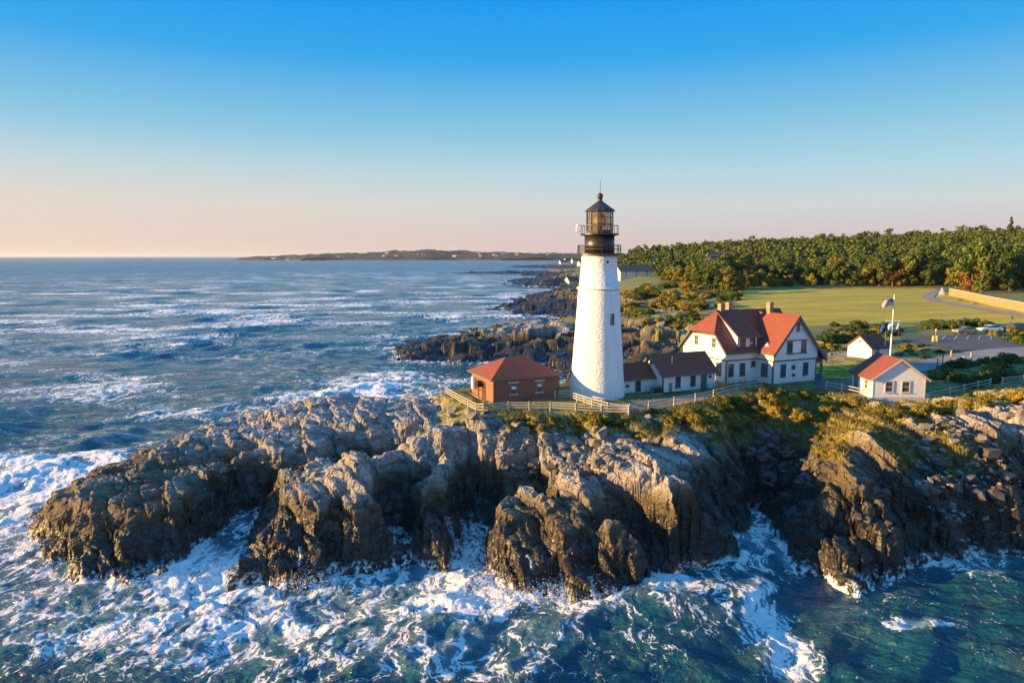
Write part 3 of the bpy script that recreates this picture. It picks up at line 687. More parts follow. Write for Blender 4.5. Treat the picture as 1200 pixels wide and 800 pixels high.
# ------------------------------------------------------------------ sea
wr = np.random.default_rng(5)
WAVES = []
for lam, n, st in ((46, 3, .014), (24, 5, .020), (14, 7, .036), (8.5, 9, .050), (5, 10, .055), (3, 10, .055), (1.8, 10, .05)):
    for i in range(n):
        l = lam*wr.uniform(.75, 1.3); th = R(-62)+wr.normal(0, .5 if lam > 10 else .8)
        WAVES.append((2*math.pi/l, th, st*l/math.sqrt(n)*.5, wr.uniform(0, 6.28)))
def sea_mesh():
    rr = [22.0]
    while rr[-1] < 60: rr.append(rr[-1]+0.16)
    while rr[-1] < 24000: rr.append(rr[-1]*1.0042 if rr[-1] < 3000 else rr[-1]*1.03)
    az = np.arange(-48, 56, 0.13)*math.pi/180
    Rr, Az = np.meshgrid(np.array(rr), az, indexing='ij'); X = Rr*np.sin(Az); Y = Rr*np.cos(Az)
    sp = np.maximum(Rr*0.0042, 0.16)
    Z = np.zeros_like(X); DX = np.zeros_like(X); DY = np.zeros_like(X)
    nearc = 1+0.5*(1-sst(50, 110, Rr))
    wxx = X+1.5*vnoise(X*.12, Y*.12, s=201); wyy = Y+1.5*vnoise(X*.12, Y*.12, s=202)
    grp = 0.7+0.6*vnoise(X*.03, Y*.03, s=203)
    for k, th, a, ph in WAVES:
        f = np.clip((2*math.pi/k)/sp/4-1, 0, 1)
        p = k*(wxx*math.cos(th)+wyy*math.sin(th))+ph
        Z += a*f*np.cos(p); DX -= a*f*.8*math.cos(th)*np.sin(p); DY -= a*f*.8*math.sin(th)*np.sin(p)
    Z *= grp; DX *= grp; DY *= grp
    near = (Rr < 420)
    H = np.full(X.shape, -8.0); H[near] = Hbase(X[near], Y[near]); n2 = (Rr < 110); H[n2] = Hb2(X[n2], Y[n2])
    shore = np.exp(-np.maximum(-H, 0)/1.1)*near*(H > -7)
    px, py = proj(X, Y, np.zeros_like(X)); foam = np.zeros_like(X)
    jx = px+40*fbm(X*.10, Y*.10, o=4, s=211)+14*fbm(X*.5, Y*.5, o=3, s=213); jy = py+22*fbm(X*.10, Y*.10, o=4, s=212)+8*fbm(X*.5, Y*.5, o=3, s=214)
    def blob(cx, cy, rx, ry, a, rot=0):
        c, s = math.cos(rot), math.sin(rot); u = (jx-cx)*c+(jy-cy)*s; v = -(jx-cx)*s+(jy-cy)*c
        return a*np.exp(-((u/rx)**2+(v/ry)**2))
    nr = Rr < 260
    foam += (blob(140, 740, 240, 55, .46)+blob(20, 620, 60, 60, .42)+blob(360, 700, 190, 36, .45)+blob(600, 700, 80, 34, .62)+blob(520, 650, 60, 30, .6)+blob(240, 670, 40, 40, .5)
             +blob(925, 750, 22, 52, .85, -.65)+blob(1090, 727, 46, 10, .75)+blob(900, 640, 40, 36, .38)+blob(770, 690, 60, 22, .30)+blob(560, 775, 120, 25, .30)
             +blob(60, 560, 90, 30, .25)+blob(1170, 655, 60, 20, .3))*nr
    foam += .37*shore
    fl = np.maximum(0, fbm(X*.035, Y*.06, o=5, s=221)+.10)*1.0*sst(60, 110, Rr)*(1-sst(300, 1500, Rr)*.5); foam += np.where(px < 700, fl, 0)
    crest = sst(.35, 1.1, Z/ (0.35+0*Z))*0.16; foam += crest*near
    foam = np.clip(foam, 0, .95)
    # churned water stands in lumps
    ch = np.clip(foam, 0, 1)*(Rr < 160)
    wx = X+.6*vnoise(X*.7, Y*.7, s=231); wy = Y+.6*vnoise(X*.7, Y*.7, s=232)
    Z += ch*(0.30*(1-np.abs(fbm(wx*.20, wy*.28, o=5, s=233))*2.8)+0.15*(1-np.abs(fbm(wx*1.1, wy*1.1, o=4, s=234))*2.4)-.3)
    Z += shore*(H > -2.5)*0.35*np.maximum(0, fbm(X*.25, Y*.25, o=3, s=241)+.2)
    ny, nx = X.shape; idx = np.arange(nx*ny).reshape(ny, nx)
    F = np.stack([idx[:-1, :-1].ravel(), idx[:-1, 1:].ravel(), idx[1:, 1:].ravel(), idx[1:, :-1].ravel()], 1)
    V = np.stack([(X+DX).ravel(), (Y+DY).ravel(), Z.ravel()], 1)
    # under dry land no water is needed
    Hf = H.ravel()[F].min(1); F = F[Hf < 4.0]
    o = np_mesh('sea', V, F, M['sea'], smooth=True); attr(o, 'foam', foam.ravel()); attr(o, 'shal', np.clip(shore.ravel(), 0, 1)); return o
m, nt, b = newmat('sea_water'); q = NT(nt); M['sea'] = m
geo = q.n('ShaderNodeNewGeometry'); pos = geo.outputs['Position']
fo = q.n('ShaderNodeAttribute', attribute_name='foam').outputs['Fac']; sh = q.n('ShaderNodeAttribute', attribute_name='shal').outputs['Fac']
flat = q.mapping(pos, (1, 1, .2))
dist = q.n('ShaderNodeVectorMath', {0: pos}, operation='LENGTH').outputs['Value']
# lacy foam: warped ridges at two scales
wv = q.n('ShaderNodeTexNoise', {'Vector': flat, 'Scale': .22, 'Detail': 3.0}).outputs['Color']
wvec = q.n('ShaderNodeVectorMath', {0: wv, 1: (.5, .5, .5)}, operation='SUBTRACT').outputs[0]
wvec = q.n('ShaderNodeVectorMath', {0: wvec, 'Scale': 5.5}, operation='SCALE').outputs[0]
wp = q.n('ShaderNodeVectorMath', {0: flat, 1: wvec}, operation='ADD').outputs[0]
wpa = q.mapping(wp, (1.0, .42, 1), (0, 0, .6)); r1 = q.math('ABSOLUTE', q.math('SUBTRACT', q.noise(wpa, .42, 3, .5), .5)); r2 = q.math('ABSOLUTE', q.math('SUBTRACT', q.noise(wpa, 1.5, 3, .55), .5)); r3 = q.noise(wp, 3.5, 4, .7)
rid = q.math('ADD', q.math('MULTIPLY', r1, 4.0), q.math('MULTIPLY', r2, 2.6)); rid = q.math('ADD', rid, q.math('MULTIPLY', q.math('SUBTRACT', r3, .5), 1.0))
thr = q.math('MULTIPLY', fo, .90)
fm = q.mr(q.math('SUBTRACT', thr, rid), -.06, .13, 0, 1, True)
thin = q.mr(q.math('SUBTRACT', q.math('MULTIPLY', fo, 1.7), rid), -.3, .9, 0, .30)
fm = q.math('MAXIMUM', fm, q.math('MULTIPLY', thin, q.mr(fo, .1, .4)))
# streaky whitecaps offshore
stv = q.mapping(pos, (.035, .05, .1), (0, 0, .5)); cap = q.noise(stv, 1.0, 4, .6); cap2 = q.noise(q.mapping(pos, (.36, .55, .1), (0, 0, .5)), 1.0, 6, .72)
capf = q.mr(q.math('ADD', cap, q.math('MULTIPLY', q.math('SUBTRACT', cap2, .5), 1.9)), .64, .84)
capf = q.math('MULTIPLY', capf, q.mr(dist, 90, 150)); capf = q.math('MULTIPLY', capf, q.mr(dist, 900, 300, .12, .55)); fm = q.math('MAXIMUM', fm, capf)
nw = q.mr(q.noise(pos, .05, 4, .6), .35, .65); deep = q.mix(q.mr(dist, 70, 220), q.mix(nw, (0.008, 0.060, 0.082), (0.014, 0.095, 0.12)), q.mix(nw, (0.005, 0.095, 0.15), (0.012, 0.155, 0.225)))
deep = q.mix(q.mr(q.noise(flat, .16, 4, .6), .50, .68, 0, .7), deep, (0.06, 0.10, 0.07))
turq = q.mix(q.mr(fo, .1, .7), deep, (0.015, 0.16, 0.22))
b.inputs['Roughness'].default_value = .10; b.inputs['IOR'].default_value = 1.33
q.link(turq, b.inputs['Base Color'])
bh = q.math('ADD', q.noise(flat, 1.1, 5, .65), q.math('MULTIPLY', q.noise(q.mapping(pos, (.25, .5, .1), (0, 0, .3)), 1.0, 4, .6), 2.2))
bh = q.math('ADD', bh, q.math('MULTIPLY', q.noise(q.mapping(pos, (.10, .16, .1), (0, 0, .4)), 1.0, 4, .6), 5.0)); q.link(q.bump(bh, 1.0, .6), b.inputs['Normal'])
rg = q.mr(dist, 100, 1500, .10, .30); q.link(rg, b.inputs['Roughness'])
fbs = q.n('ShaderNodeBsdfPrincipled', {'Base Color': (.92, .90, .87, 1), 'Roughness': .75})
fh = q.math('ADD', q.math('MULTIPLY', q.math('SUBTRACT', 1.0, rid), .6), q.noise(wp, 3.0, 6, .72))
q.link(q.bump(fh, .9, .35), fbs.inputs['Normal'])
out = [x for x in nt.nodes if x.type == 'OUTPUT_MATERIAL'][0]
mx = q.n('ShaderNodeMixShader', {0: fm, 1: b.outputs[0], 2: fbs.outputs[0]}); q.link(mx.outputs[0], out.inputs[0])
sea = sea_mesh(); tag(sea, kind='structure')
# ------------------------------------------------------------------ buildings
BANG = R(24)
def frame4(mb, x0, x1, z0, z1, y0, y1, t):
    """rectangular frame in the local xz plane"""
    mb.box(x0, x0+t, y0, y1, z0, z1).box(x1-t, x1, y0, y1, z0, z1).box(x0+t, x1-t, y0, y1, z0, z0+t).box(x0+t, x1-t, y0, y1, z1-t, z1)
_win = {}
def window(par, x, y, z, w, h, face=0.0, frame='green_trim', cols=1, rows=2, name='window', sill=True, t=0.09):
    """x,y,z: middle of the sill on the wall plane; face: turn of the wall about z (0 looks to -y)"""
    key = (round(w, 2), round(h, 2), frame, cols, rows, sill, t)
    if key not in _win:
        f = MB(); frame4(f, -w/2, w/2, 0, h, -.07, .02, t)
        for i in range(1, cols): f.box(-w/2+i*w/cols-.02, -w/2+i*w/cols+.02, -.045, .02, t, h-t)
        for j in range(1, rows): f.box(-w/2+t, w/2-t, -.055, .02, j*h/rows-.03, j*h/rows+.03)
        if sill: f.box(-w/2-.06, w/2+.06, -.13, .02, -.08, -.002)
        p = MB().box(-w/2+t*.6, w/2-t*.6, -.02, -.012, t*.6, h-t*.6)
        fo = f.build(name, M[frame], par); po = p.build('pane', M['glass'], fo)
        _win[key] = (fo.data, po.data)
    else:
        fo = bpy.data.objects.new(name, _win[key][0]); COL.objects.link(fo); fo.parent = par
        po = bpy.data.objects.new('pane', _win[key][1]); COL.objects.link(po); po.parent = fo
    fo.location = (x, y, z); fo.rotation_euler = (0, 0, face); return fo
def roof_slab(poly, t=.16):
    """thick roof plane from its top outline"""
    a, b_, c = Vector(poly[0]), Vector(poly[1]), Vector(poly[2]); n = (b_-a).cross(c-a).normalized()
    if n.z < 0: n = -n
    return poly, tuple(-n*t)
def chimney(par, x, y, z0, z1, w=.75, d=.75, mat='brick_tan'):
    c = MB().box(x-w/2, x+w/2, y-d/2, y+d/2, z0, z1-.25).box(x-w/2-.07, x+w/2+.07, y-d/2-.07, y+d/2+.07, z1-.25, z1-.1).box(x-w/2+.05, x+w/2-.05, y-d/2+.05, y+d/2-.05, z1-.1, z1)
    o = c.build('chimney', M[mat], par)
    MB().box(x-w/2-.12, x+w/2+.12, y-d/2-.3, y+d/2+.1, z0+.9, z0+1.05).build('flashing', M['white_paint'], o) if False else None
    return o
# ---- keeper's house
KZ = 10.0
kh = empty('keepers_house', (35.2, 90.9, KZ), BANG, 'large white keeper\'s house with red cross gabled roof, green trim and three chimneys', 'house')
V0 = 3.07; UL = -5.3; UR = 7.9; RV = 7.65; BACK = 12.2
# stone footing
f = MB().box(0.05, UR-.05, .05, V0+1, -2.0, .12).box(UL+.05, UR-.05, V0+.05, BACK-.05, -2.0, .12); f.build('foundation', M['stone'], kh)
# storeys: lower and flared upper walls
w = MB()
w.prism([(0, 0, .12), (UR, 0, .12), (UR, 0, 3.2), (0, 0, 3.2)], (0, V0+2, 0))
w.prism([(UL, V0, .12), (UR, V0, .12), (UR, V0, 3.2), (UL, V0, 3.2)], (0, BACK-V0, 0))
# upper front gable (extruded to the back) and west gable with clipped peak
w.prism([(-.08, -.08, 3.32), (UR+.08, -.08, 3.32), (UR+.08, -.08, 4.55), (3.95, -.08, 9.1), (-.08, -.08, 4.4)], (0, 7, 0))
gz = lambda v: 4.3+(v-2.6)*1.07
w.prism([(UL-.08, V0-.08, 3.32), (UL-.08, V0-.08, 4.55), (UL-.08, 4.65, 6.35), (UL-.08, 10.6, 6.35), (UL-.08, BACK+.08, 4.55), (UL-.08, BACK+.08, 3.32)], (UR-UL+.1, 0, 0))
w.build('wall', M['clapboard'], kh)
# trim: belt course, corner boards, eaves boards
t = MB()
def belt(z, h, o_):
    t.box(-o_, UR+o_, -o_, 0.02, z, z+h); t.box(-o_, .02, .02, V0-o_, z, z+h); t.box(UL-o_, -o_-.001, V0-o_, V0+.02, z, z+h); t.box(UL-o_, UL+.02, V0+.02, BACK+o_, z, z+h); t.box(UR-.02, UR+o_, .02, BACK, z, z+h)
belt(3.14, .18, .13)
for (x, y) in ((0, 0), (UR, 0), (UL, V0), (UL, BACK)):
    t.box(x-.05 if x < UR else x-.13, x+.13 if x < UR else x+.05, y-.045, y+.01, .12, 3.14)
t.box(-.045, .01, .01, .14, .12, 3.14); t.box(UL-.045, UL+.01, V0+.01, V0+.16, .12, 3.14)
t.box(UL-.5, -.1, V0-.62, V0-.44, 4.08, 4.26)   # main eave board
t.box(UL-.30, -.06, V0-.44, V0-.05, 4.06, 4.14)
t.box(-.52, -.36, -.35, V0-.5, 4.02, 4.2)        # wing eave board
t.build('trim', M['green_trim'], kh)
# bargeboards of the front gable
s1 = (9.3-4.05)/(3.95+.5)
bb = MB()
for (xa, za, xb, zb) in ((3.95, 9.28, -.5, 4.02), (3.95, 9.28, 9.4, 3.0)):
    dz = .42
    bb.prism([(xa, -.52, za+.02), (xb, -.52, zb+.02), (xb, -.52, zb-dz), (xa, -.52, za-dz-.08)], (0, .08, 0))
bb.build('bargeboard', M['green_trim'], kh)
bw = MB()
bw.prism([(UL-.62, 2.5, 4.2), (UL-.62, 5.0, 6.85), (UL-.62, 5.0, 6.45), (UL-.62, 2.5, 3.85)], (.07, 0, 0)); bw = (bw.build('bargeboard', M['green_trim'], kh), MB())[1]; bw.prism([(UL-.62, 12.8, 4.2), (UL-.62, 10.3, 6.85), (UL-.62, 10.3, 6.45), (UL-.62, 12.8, 3.85)], (.07, 0, 0))
bw.build('bargeboard', M['green_trim'], kh)
# roofs
rf = MB()
RZ = 9.66
def slab(*p): 
    pl, d = roof_slab(list(p)); rf.prism(pl, d)
slab((-.5, -.5, 4.1), (3.95, -.5, 9.36), (3.95, RV, 9.36), (-.5, RV, 4.1))
slab((3.95, -.5, 9.36), (9.45, -.5, 3.05), (9.45, RV-.3, 3.05), (3.95, RV, 9.36))
slab((UL-.55, 2.5, 4.22), (.2, 2.5, 4.22), (4, RV, RZ), (-3.2, RV, RZ), (UL-.55, 5.0, 6.9))
slab((4, RV, RZ), (-3.2, RV, RZ), (UL-.55, 10.3, 6.9), (UL-.55, 12.8, 4.22), (UR+.5, 12.8, 4.22), (UR+.5, RV, RZ))
slab((2.5, 6, gz(6)+.02), (UR+.5, 3.5, gz(3.5)), (UR+.5, RV, RZ), (3.5, RV, RZ-.01))
slab((UL-.75, 4.85, 6.78), (UL-.75, 10.45, 6.78), (-3.2, RV+.02, RZ+.04), (-3.2, RV-.02, RZ+.04))
rf.build('roof', M['roof'], kh)
# shed dormer
DU0, DU1 = -3.4, .1
dm = MB().prism([(DU0, 3.2, 4.8), (DU0, 3.2, 6.5), (DU0, 7.4, 9.3), (DU0, 7.4, 8.5)], (DU1-DU0, 0, 0)).build('dormer', M['clapboard'], kh)
d2 = MB(); pl, d = roof_slab([(DU0-.25, 2.8, 6.42), (DU1+.3, 2.8, 6.42), (DU1+.3, 7.6, 9.72), (DU0-.25, 7.6, 9.72)]); d2.prism(pl, d); d2.build('roof', M['roof'], dm)
d3 = MB().box(DU0-.03, DU0+.1, 3.14, 3.2-.002, 4.8, 6.4).box(DU1-.1, DU1+.03, 3.14, 3.2-.002, 4.8, 6.4).box(DU0-.2, DU1+.25, 2.74, 2.80, 6.2, 6.40).box(DU0, DU1, 3.12, 3.198, 4.72, 4.84); d3.build('trim', M['green_trim'], dm)
for u in (-2.5, -.75): window(dm, u, 3.2, 4.98, .95, 1.2)
for (u, v) in ((-2.6, RV), (.2, 9.2), (4.1, 5.2)):
    chimney(kh, u, v, 8.4, 10.65 if u < 4 else 10.8, .68, .68)
# little triangular roof vent
MB().prism([(.32, 1.25, 5.02), (.32, 2.05, 5.02), (.32, 1.65, 5.5)], (.5, 0, 0)).build('roof_vent', M['white_paint'], kh)
# windows front gable
for u in (1.82, 5.93): window(kh, u, -.0, 1.0, .95, 1.75)
for u in (2.74, 5.27): window(kh, u, -.08, 4.25, .95, 1.55)
window(kh, 4.1, -.08, 7.2, .55, 1.1, rows=1)
t = MB().box(3.25, 4.76, -.14, -.081, 4.3, 5.75); t.build('shingle_panel', M['white_paint'], kh)
t = MB().box(2.1, 5.9, -.16, -.081, 4.03, 4.15).box(2.1, 5.9, -.16, -.081, 5.84, 5.98); t.build('window_band', M['green_trim'], kh)
ov = MB().tube((3.67, -.06, 2.2), (3.67, .01, 2.2), .36, n=20); o = ov.build('oval_window', M['green_trim'], kh); MB().tube((3.67, -.075, 2.2), (3.67, -.061, 2.2), .26, n=20).build('pane', M['glass'], o)
MB().box(3.5, 3.85, -.2, -.002, .95, 1.3).build('wall_lamp', M['iron'], kh)
# front wall of main block, side walls
window(kh, -2.5, V0, 1.0, .95, 1.75); window(kh, -.6, V0, 2.15, .75, .8, rows=1); window(kh, -4.5, V0, 1.0, .9, 1.75)
window(kh, 0, 1.5, 1.0, 1.2, 1.75, -math.pi/2)
window(kh, UL, V0+1.5, 1.0, 1.0, 1.75, -math.pi/2); window(kh, UL-.08, 5.6, 4.7, .9, 1.4, -math.pi/2, 'pale_stone', 2, 2); window(kh, UL-.08, 9.3, 4.7, .9, 1.4, -math.pi/2, 'pale_stone', 2, 2)
window(kh, UL, 8.2, 1.0, 1.0, 1.75, -math.pi/2)
# east porch with arches
p = MB().box(UR+.02, 9.3, .2, .35, 2.55, 3.2).box(UR+.02, 9.3, .0, 6.2, .02, .22).box(9.12, 9.32, .35, 6.2, 2.55, 3.0)
p.build('porch', M['green_trim'], kh)
for v in (.1, 2.1, 4.1, 6.0): MB().box(9.12, 9.3, v, v+.18, .22, 2.55).build('post', M['green_trim'], kh)
ar = MB()
for k in range(7):
    a0 = math.pi*k/7; a1 = math.pi*(k+1)/7
    ar.bar((8.55+.55*math.cos(a0), .27, 1.98+.55*math.sin(a0)), (8.55+.55*math.cos(a1), .27, 1.98+.55*math.sin(a1)), .12, .14)
ar.build('porch_arch', M['green_trim'], kh)
MB().box(UR+.05, 9.1, .12, .2, .22, 1.0).build('porch_lattice', M['green_trim'], kh)

# ---- wing and link between tower and house
ew = empty('service_wing', (19.1, 85.0, KZ), BANG, 'low white service wing with long dark red roof between tower and keeper\'s house', 'building')
MB().box(.04, 8.3, .04, 4.96, -1.6, .1).build('foundation', M['stone'], ew)
MB().prism([(0, 0, .1), (0, 5, .1), (0, 5, 2.5), (0, 2.5, 4.55), (0, 0, 2.5)], (8.3, 0, 0)).build('wall', M['clapboard'], ew)
rf = MB(); slab((-.35, -.35, 2.35), (8.55, -.35, 2.35), (8.55, 2.5, 4.72), (-.35, 2.5, 4.72)); slab((-.35, 5.35, 2.35), (8.55, 5.35, 2.35), (8.55, 2.5, 4.72), (-.35, 2.5, 4.72)); rf.build('roof', M['roof'], ew)
t = MB()
t.prism([(-.42, -.38, 2.36), (-.42, 2.5, 4.76), (-.42, 2.5, 4.46), (-.42, -.38, 2.08)], (.066, 0, 0)); t.prism([(-.42, 5.38, 2.36), (-.42, 2.5, 4.76), (-.42, 2.5, 4.46), (-.42, 5.38, 2.08)], (.066, 0, 0))
t.box(-.35, 8.5, -.44, -.36, 2.1, 2.36).box(-.04, .1, -.04, -.001, .1, 2.4).box(-.04, 0, 0, .12, .1, 2.4).box(0, 8.3, -.03, -.001, .02, .16); t.build('trim', M['green_trim'], ew)
for u in (2.3, 4.67): window(ew, u, 0, .65, .8, 1.6)
d = MB(); frame4(d, 5.95, 6.9, .1, 2.25, -.06, .01, .09); d.box(6.04, 6.81, -.03, -.02, .1, 2.16); o = d.build('door', M['green_trim'], ew); MB().box(6.68, 6.74, -.09, -.031, 1.1, 1.2).build('handle', M['iron'], o)
MB().box(7.25, 7.6, -.12, -.001, 1.5, 1.9).build('wall_lamp', M['iron'], ew)
MB().box(.95, 1.35, -.12, -.001, .2, 1.35).build('meter_box', M['greymetal'], ew)
window(ew, 0, 2.5, 3.35, .35, .5, -math.pi/2, rows=1, sill=False)
MB().tube((2.2, 1.2, 3.3), (2.2, 1.2, 4.5), .07).build('vent_pipe', M['white_paint'], ew)
lk = empty('link_building', (19.1, 85.0, KZ), BANG, 'small white link building joined to the foot of the lighthouse tower', 'building')
MB().box(-6.2, .55, 1.7, 5.1, -1.6, -.2).build('foundation', M['stone'], lk)
MB().prism([(-6.2, 1.7, -.2), (-6.2, 5.1, -.2), (-6.2, 5.1, 2.1), (-6.2, 3.4, 3.5), (-6.2, 1.7, 2.1)], (6.195, 0, 0)).build('wall', M['clapboard'], lk)
rf = MB(); slab((-6.2, 1.4, 1.92), (-.003, 1.4, 1.92), (-.003, 3.4, 3.68), (-6.2, 3.4, 3.68)); slab((-6.2, 5.4, 1.92), (-.003, 5.4, 1.92), (-.003, 3.4, 3.68), (-6.2, 3.4, 3.68)); rf.build('roof', M['roof'], lk)
MB().box(-6.2, -.01, 1.32, 1.395, 1.7, 1.93).build('trim', M['green_trim'], lk)
window(lk, -2.6, 1.7, .25, .8, 1.4, rows=2); window(lk, -4.2, 1.7, .85, .5, .35, rows=1, sill=False)
ac = empty('air_conditioner', (18.2, 84.75, drop(18.2, 84.75)), BANG, 'dark grey outdoor air conditioner unit by the wing\'s corner', 'air conditioner')
a_ = MB().box(-.65, .65, -.35, .35, .08, .95); a_.build('casing', M['greymetal'], ac); MB().box(-.6, .6, -.38, -.352, .16, .88).build('grille', M['iron'], ac); MB().box(-.7, .7, -.4, .4, 0, .08).build('base', M['pale_stone'], ac)
# access ramp with handrails
rp = empty('access_ramp', (19.1, 85.0, KZ), BANG, 'grey wooden access ramp with tan handrails at the service wing door', 'ramp')
dk = MB().box(5.6, 9.0, -1.7, -.06, -.05, .08); dk.prism([(9.0, -1.7, .08), (13.4, -1.7, -.05), (13.4, -1.7, -.15), (9.0, -1.7, -.05)], (0, 1.3, 0)); dk.build('deck', M['fence_wood'], rp)
for k in range(9):
    u = 5.7+k*.95
    MB().box(u-.05, u+.05, -1.75, -1.65, -1.0, 1.0).build('post', M['greymetal'], rp)
r_ = MB().bar((5.6, -1.7, 1.02), (13.4, -1.7, .92), .09, .07); r_.build('handrail', M['wood'], rp)
MB().bar((5.6, -1.7, .55), (13.4, -1.7, .45), .05).build('lower_rail', M['greymetal'], rp)
for k in range(5):
    u = 9.2+k*.95; MB().box(u-.04, u+.04, -.45, -.37, -.4, 1.0).build('post', M['greymetal'], rp)
MB().bar((9.2, -.41, 1.02), (13.4, -.41, .92), .07, .06).build('handrail', M['wood'], rp)

# ---- lighthouse
TX, TY = 10.6, 83.6
lh = empty('lighthouse', (TX, TY, 10.0), 0, 'tall white stone lighthouse with black lantern and two iron galleries', 'lighthouse')
tw = MB().lathe([(3.45, -1.5), (3.42, 0), (3.30, 1.5), (2.98, 6), (2.62, 11), (2.50, 13.05), (2.46, 13.3)], 72); tw.lathe([(2.46, 13.3), (2.66, 13.32), (2.66, 13.52), (2.40, 13.56), (2.20, 16.0), (2.12, 17.0), (2.12, 17.3)], 72); 
tw.build('tower', M['tower'], lh, smooth=False)
lh.children[0].data.polygons.foreach_set('use_smooth', [abs(p.normal.z) < .8 for p in lh.children[0].data.polygons])
# windows of the tower, on the side facing the house
def twin(z, ang, w, h, name='window'):
    r = np.interp(z, [0, 6, 11, 13, 17], [3.42, 2.98, 2.62, 2.5, 2.12]); fx, fy = math.sin(ang)*r, -math.cos(ang)*r
    o = window(lh, fx, fy, z, w, h, ang, 'green_trim', 1, 2, name, True); return o
twin(9.2, R(30), .5, 1.3)
MB().tube((math.sin(R(20))*2.0, -math.cos(R(20))*2.0, 16.6), (math.sin(R(20))*2.22, -math.cos(R(20))*2.22, 16.6), .16, n=12).build('porthole', M['iron'], lh)
twin(2.2, R(200), .5, 1.0)
def ring_rail(r, z0, h, n, nm, bars=True):
    g = MB()
    for k in range(n):
        a = 2*math.pi*k/n; a1 = 2*math.pi*(k+1)/n; p = (r*math.cos(a), r*math.sin(a)); p1 = (r*math.cos(a1), r*math.sin(a1))
        g.bar((*p, z0), (*p, z0+h), .06)
        for zz in ((h, h*.52) if bars else (h,)): g.bar((*p, z0+zz), (*p1, z0+zz), .05)
        if bars:
            for j in range(1, 5):
                c = (p[0]+(p1[0]-p[0])*j/5, p[1]+(p1[1]-p[1])*j/5); g.bar((*c, z0), (*c, z0+h), .022)
    return g.build(nm, M['rail'], lh)
MB().lathe([(2.15, 17.3), (2.55, 17.42), (2.72, 17.44), (2.72, 17.6), (1.8, 17.62)], 48).build('lower_gallery', M['iron'], lh)
ring_rail(2.62, 17.6, 1.0, 16, 'gallery_railing')
MB().lathe([(1.80, 17.6), (1.80, 19.75)], 48).build('watch_room', M['iron'], lh, smooth=True)
lh.children[-1].data.polygons.foreach_set('use_smooth', [abs(p.normal.z) < .8 for p in lh.children[-1].data.polygons])
MB().lathe([(1.82, 19.7), (2.28, 19.82), (2.32, 19.84), (2.32, 19.98), (1.5, 20.0)], 48).build('upper_gallery', M['iron'], lh)
ring_rail(2.24, 19.98, .95, 12, 'gallery_railing', False)
for (zf) in (.3, .6):
    pass
NL = 12
MB().lathe([(1.62, 19.98), (1.62, 20.4), (1.4, 20.41)], NL, ph=R(15)).build('lantern_sill', M['iron'], lh)
lf = MB()
for k in range(NL):
    a = 2*math.pi*k/NL+R(15); a1 = a+2*math.pi/NL; p = (1.6*math.cos(a), 1.6*math.sin(a)); p1 = (1.6*math.cos(a1), 1.6*math.sin(a1))
    lf.bar((*p, 20.4), (*p, 22.65), .07)
    for zz in (21.15, 21.9): lf.bar((*p, zz), (*p1, zz), .05)
lf.build('lantern_frame', M['iron'], lh)
MB().lathe([(1.56, 20.4), (1.56, 22.65)], NL, cap=False, ph=R(15)).build('lantern_glass', M['lantern_glass'], lh)
ln = MB().lathe([(.25, 20.4), (.3, 20.7), (.62, 20.8), (.78, 21.2), (.8, 21.6), (.72, 22.0), (.4, 22.35), (.2, 22.4)], 16); ln.build('beacon_lens', M['lens'], lh)
rfp = MB().lathe([(1.72, 22.6), (1.84, 22.62), (1.80, 22.74), (.42, 23.75), (.28, 23.85), (.26, 24.1), (.36, 24.15)], NL, ph=R(15)); rfp.build('lantern_roof', M['iron_dark'], lh)
bl = MB().lathe([(.05, 24.08), (.2, 24.14), (.33, 24.3), (.36, 24.45), (.33, 24.6), (.2, 24.76), (.05, 24.82)], 16); bl.build('ventilator_ball', M['iron_dark'], lh, smooth=True)
MB().tube((0, 0, 24.8), (0, 0, 26.3), .035, .02, 6).build('lightning_rod', M['iron_dark'], lh)
fs = MB().box(-2.85, -2.45, -.25, .15, 20.25, 20.85).lathe([(.16, 20.85), (.2, 21.0), (.05, 21.1)], 10, c=(-2.65, -.05)); fs.box(-2.6, -2.2, -.08, 0, 20.05, 20.25); fs.build('fog_sensor', M['white_paint'], lh)
# ---- brick whistle house
br = empty('brick_whistle_house', (-2.2, 78.6, 10.0), BANG, 'small red brick building with hipped red roof inside the white fence', 'building')
BW, BD = 8.7, 7.0
MB().box(-.08, BW+.08, -.08, BD+.08, -1.6, .15).build('foundation', M['stone'], br)
MB().box(0, BW, 0, BD, .15, 3.1).build('wall', M['brick'], br)
rf = MB(); e = .45; ez = 3.02; rz_ = 5.0; ra, rb_ = 3.1, 5.5; mv = BD/2
rf.add([(-e, -e, ez), (BW+e, -e, ez), (BW+e, BD+e, ez), (-e, BD+e, ez), (ra, mv, rz_), (rb_, mv, rz_), (-e, -e, ez-.14), (BW+e, -e, ez-.14), (BW+e, BD+e, ez-.14), (-e, BD+e, ez-.14)],
       [(0, 1, 5, 4), (1, 2, 5), (2, 3, 4, 5), (3, 0, 4), (0, 6, 7, 1), (1, 7, 8, 2), (2, 8, 9, 3), (3, 9, 6, 0), (6, 9, 8, 7)])
rf.build('roof', M['roof'], br)
MB().box(-e-.06, BW+e, -e-.07, -e-.005, ez-.16, ez-.01).box(-e-.07, -e-.005, -e-.005, BD+e, ez-.16, ez-.01).build('gutter', M['green_trim'], br)
for u in (2.6, 6.0):
    o = window(br, u, 0, 1.05, .95, 1.3, 0, 'greymetal', 1, 2, sill=False)
    MB().box(-.7, .7, -.08, .0, 1.302, 1.5).build('lintel', M['pale_stone'], o); MB().box(-.6, .6, -.12, .0, -.14, -.002).build('sill', M['pale_stone'], o)
    MB().box(-.28, .28, -.1, -.072, .62 if u < 3 else .7, .95).build('notice', M['white_paint'], o)
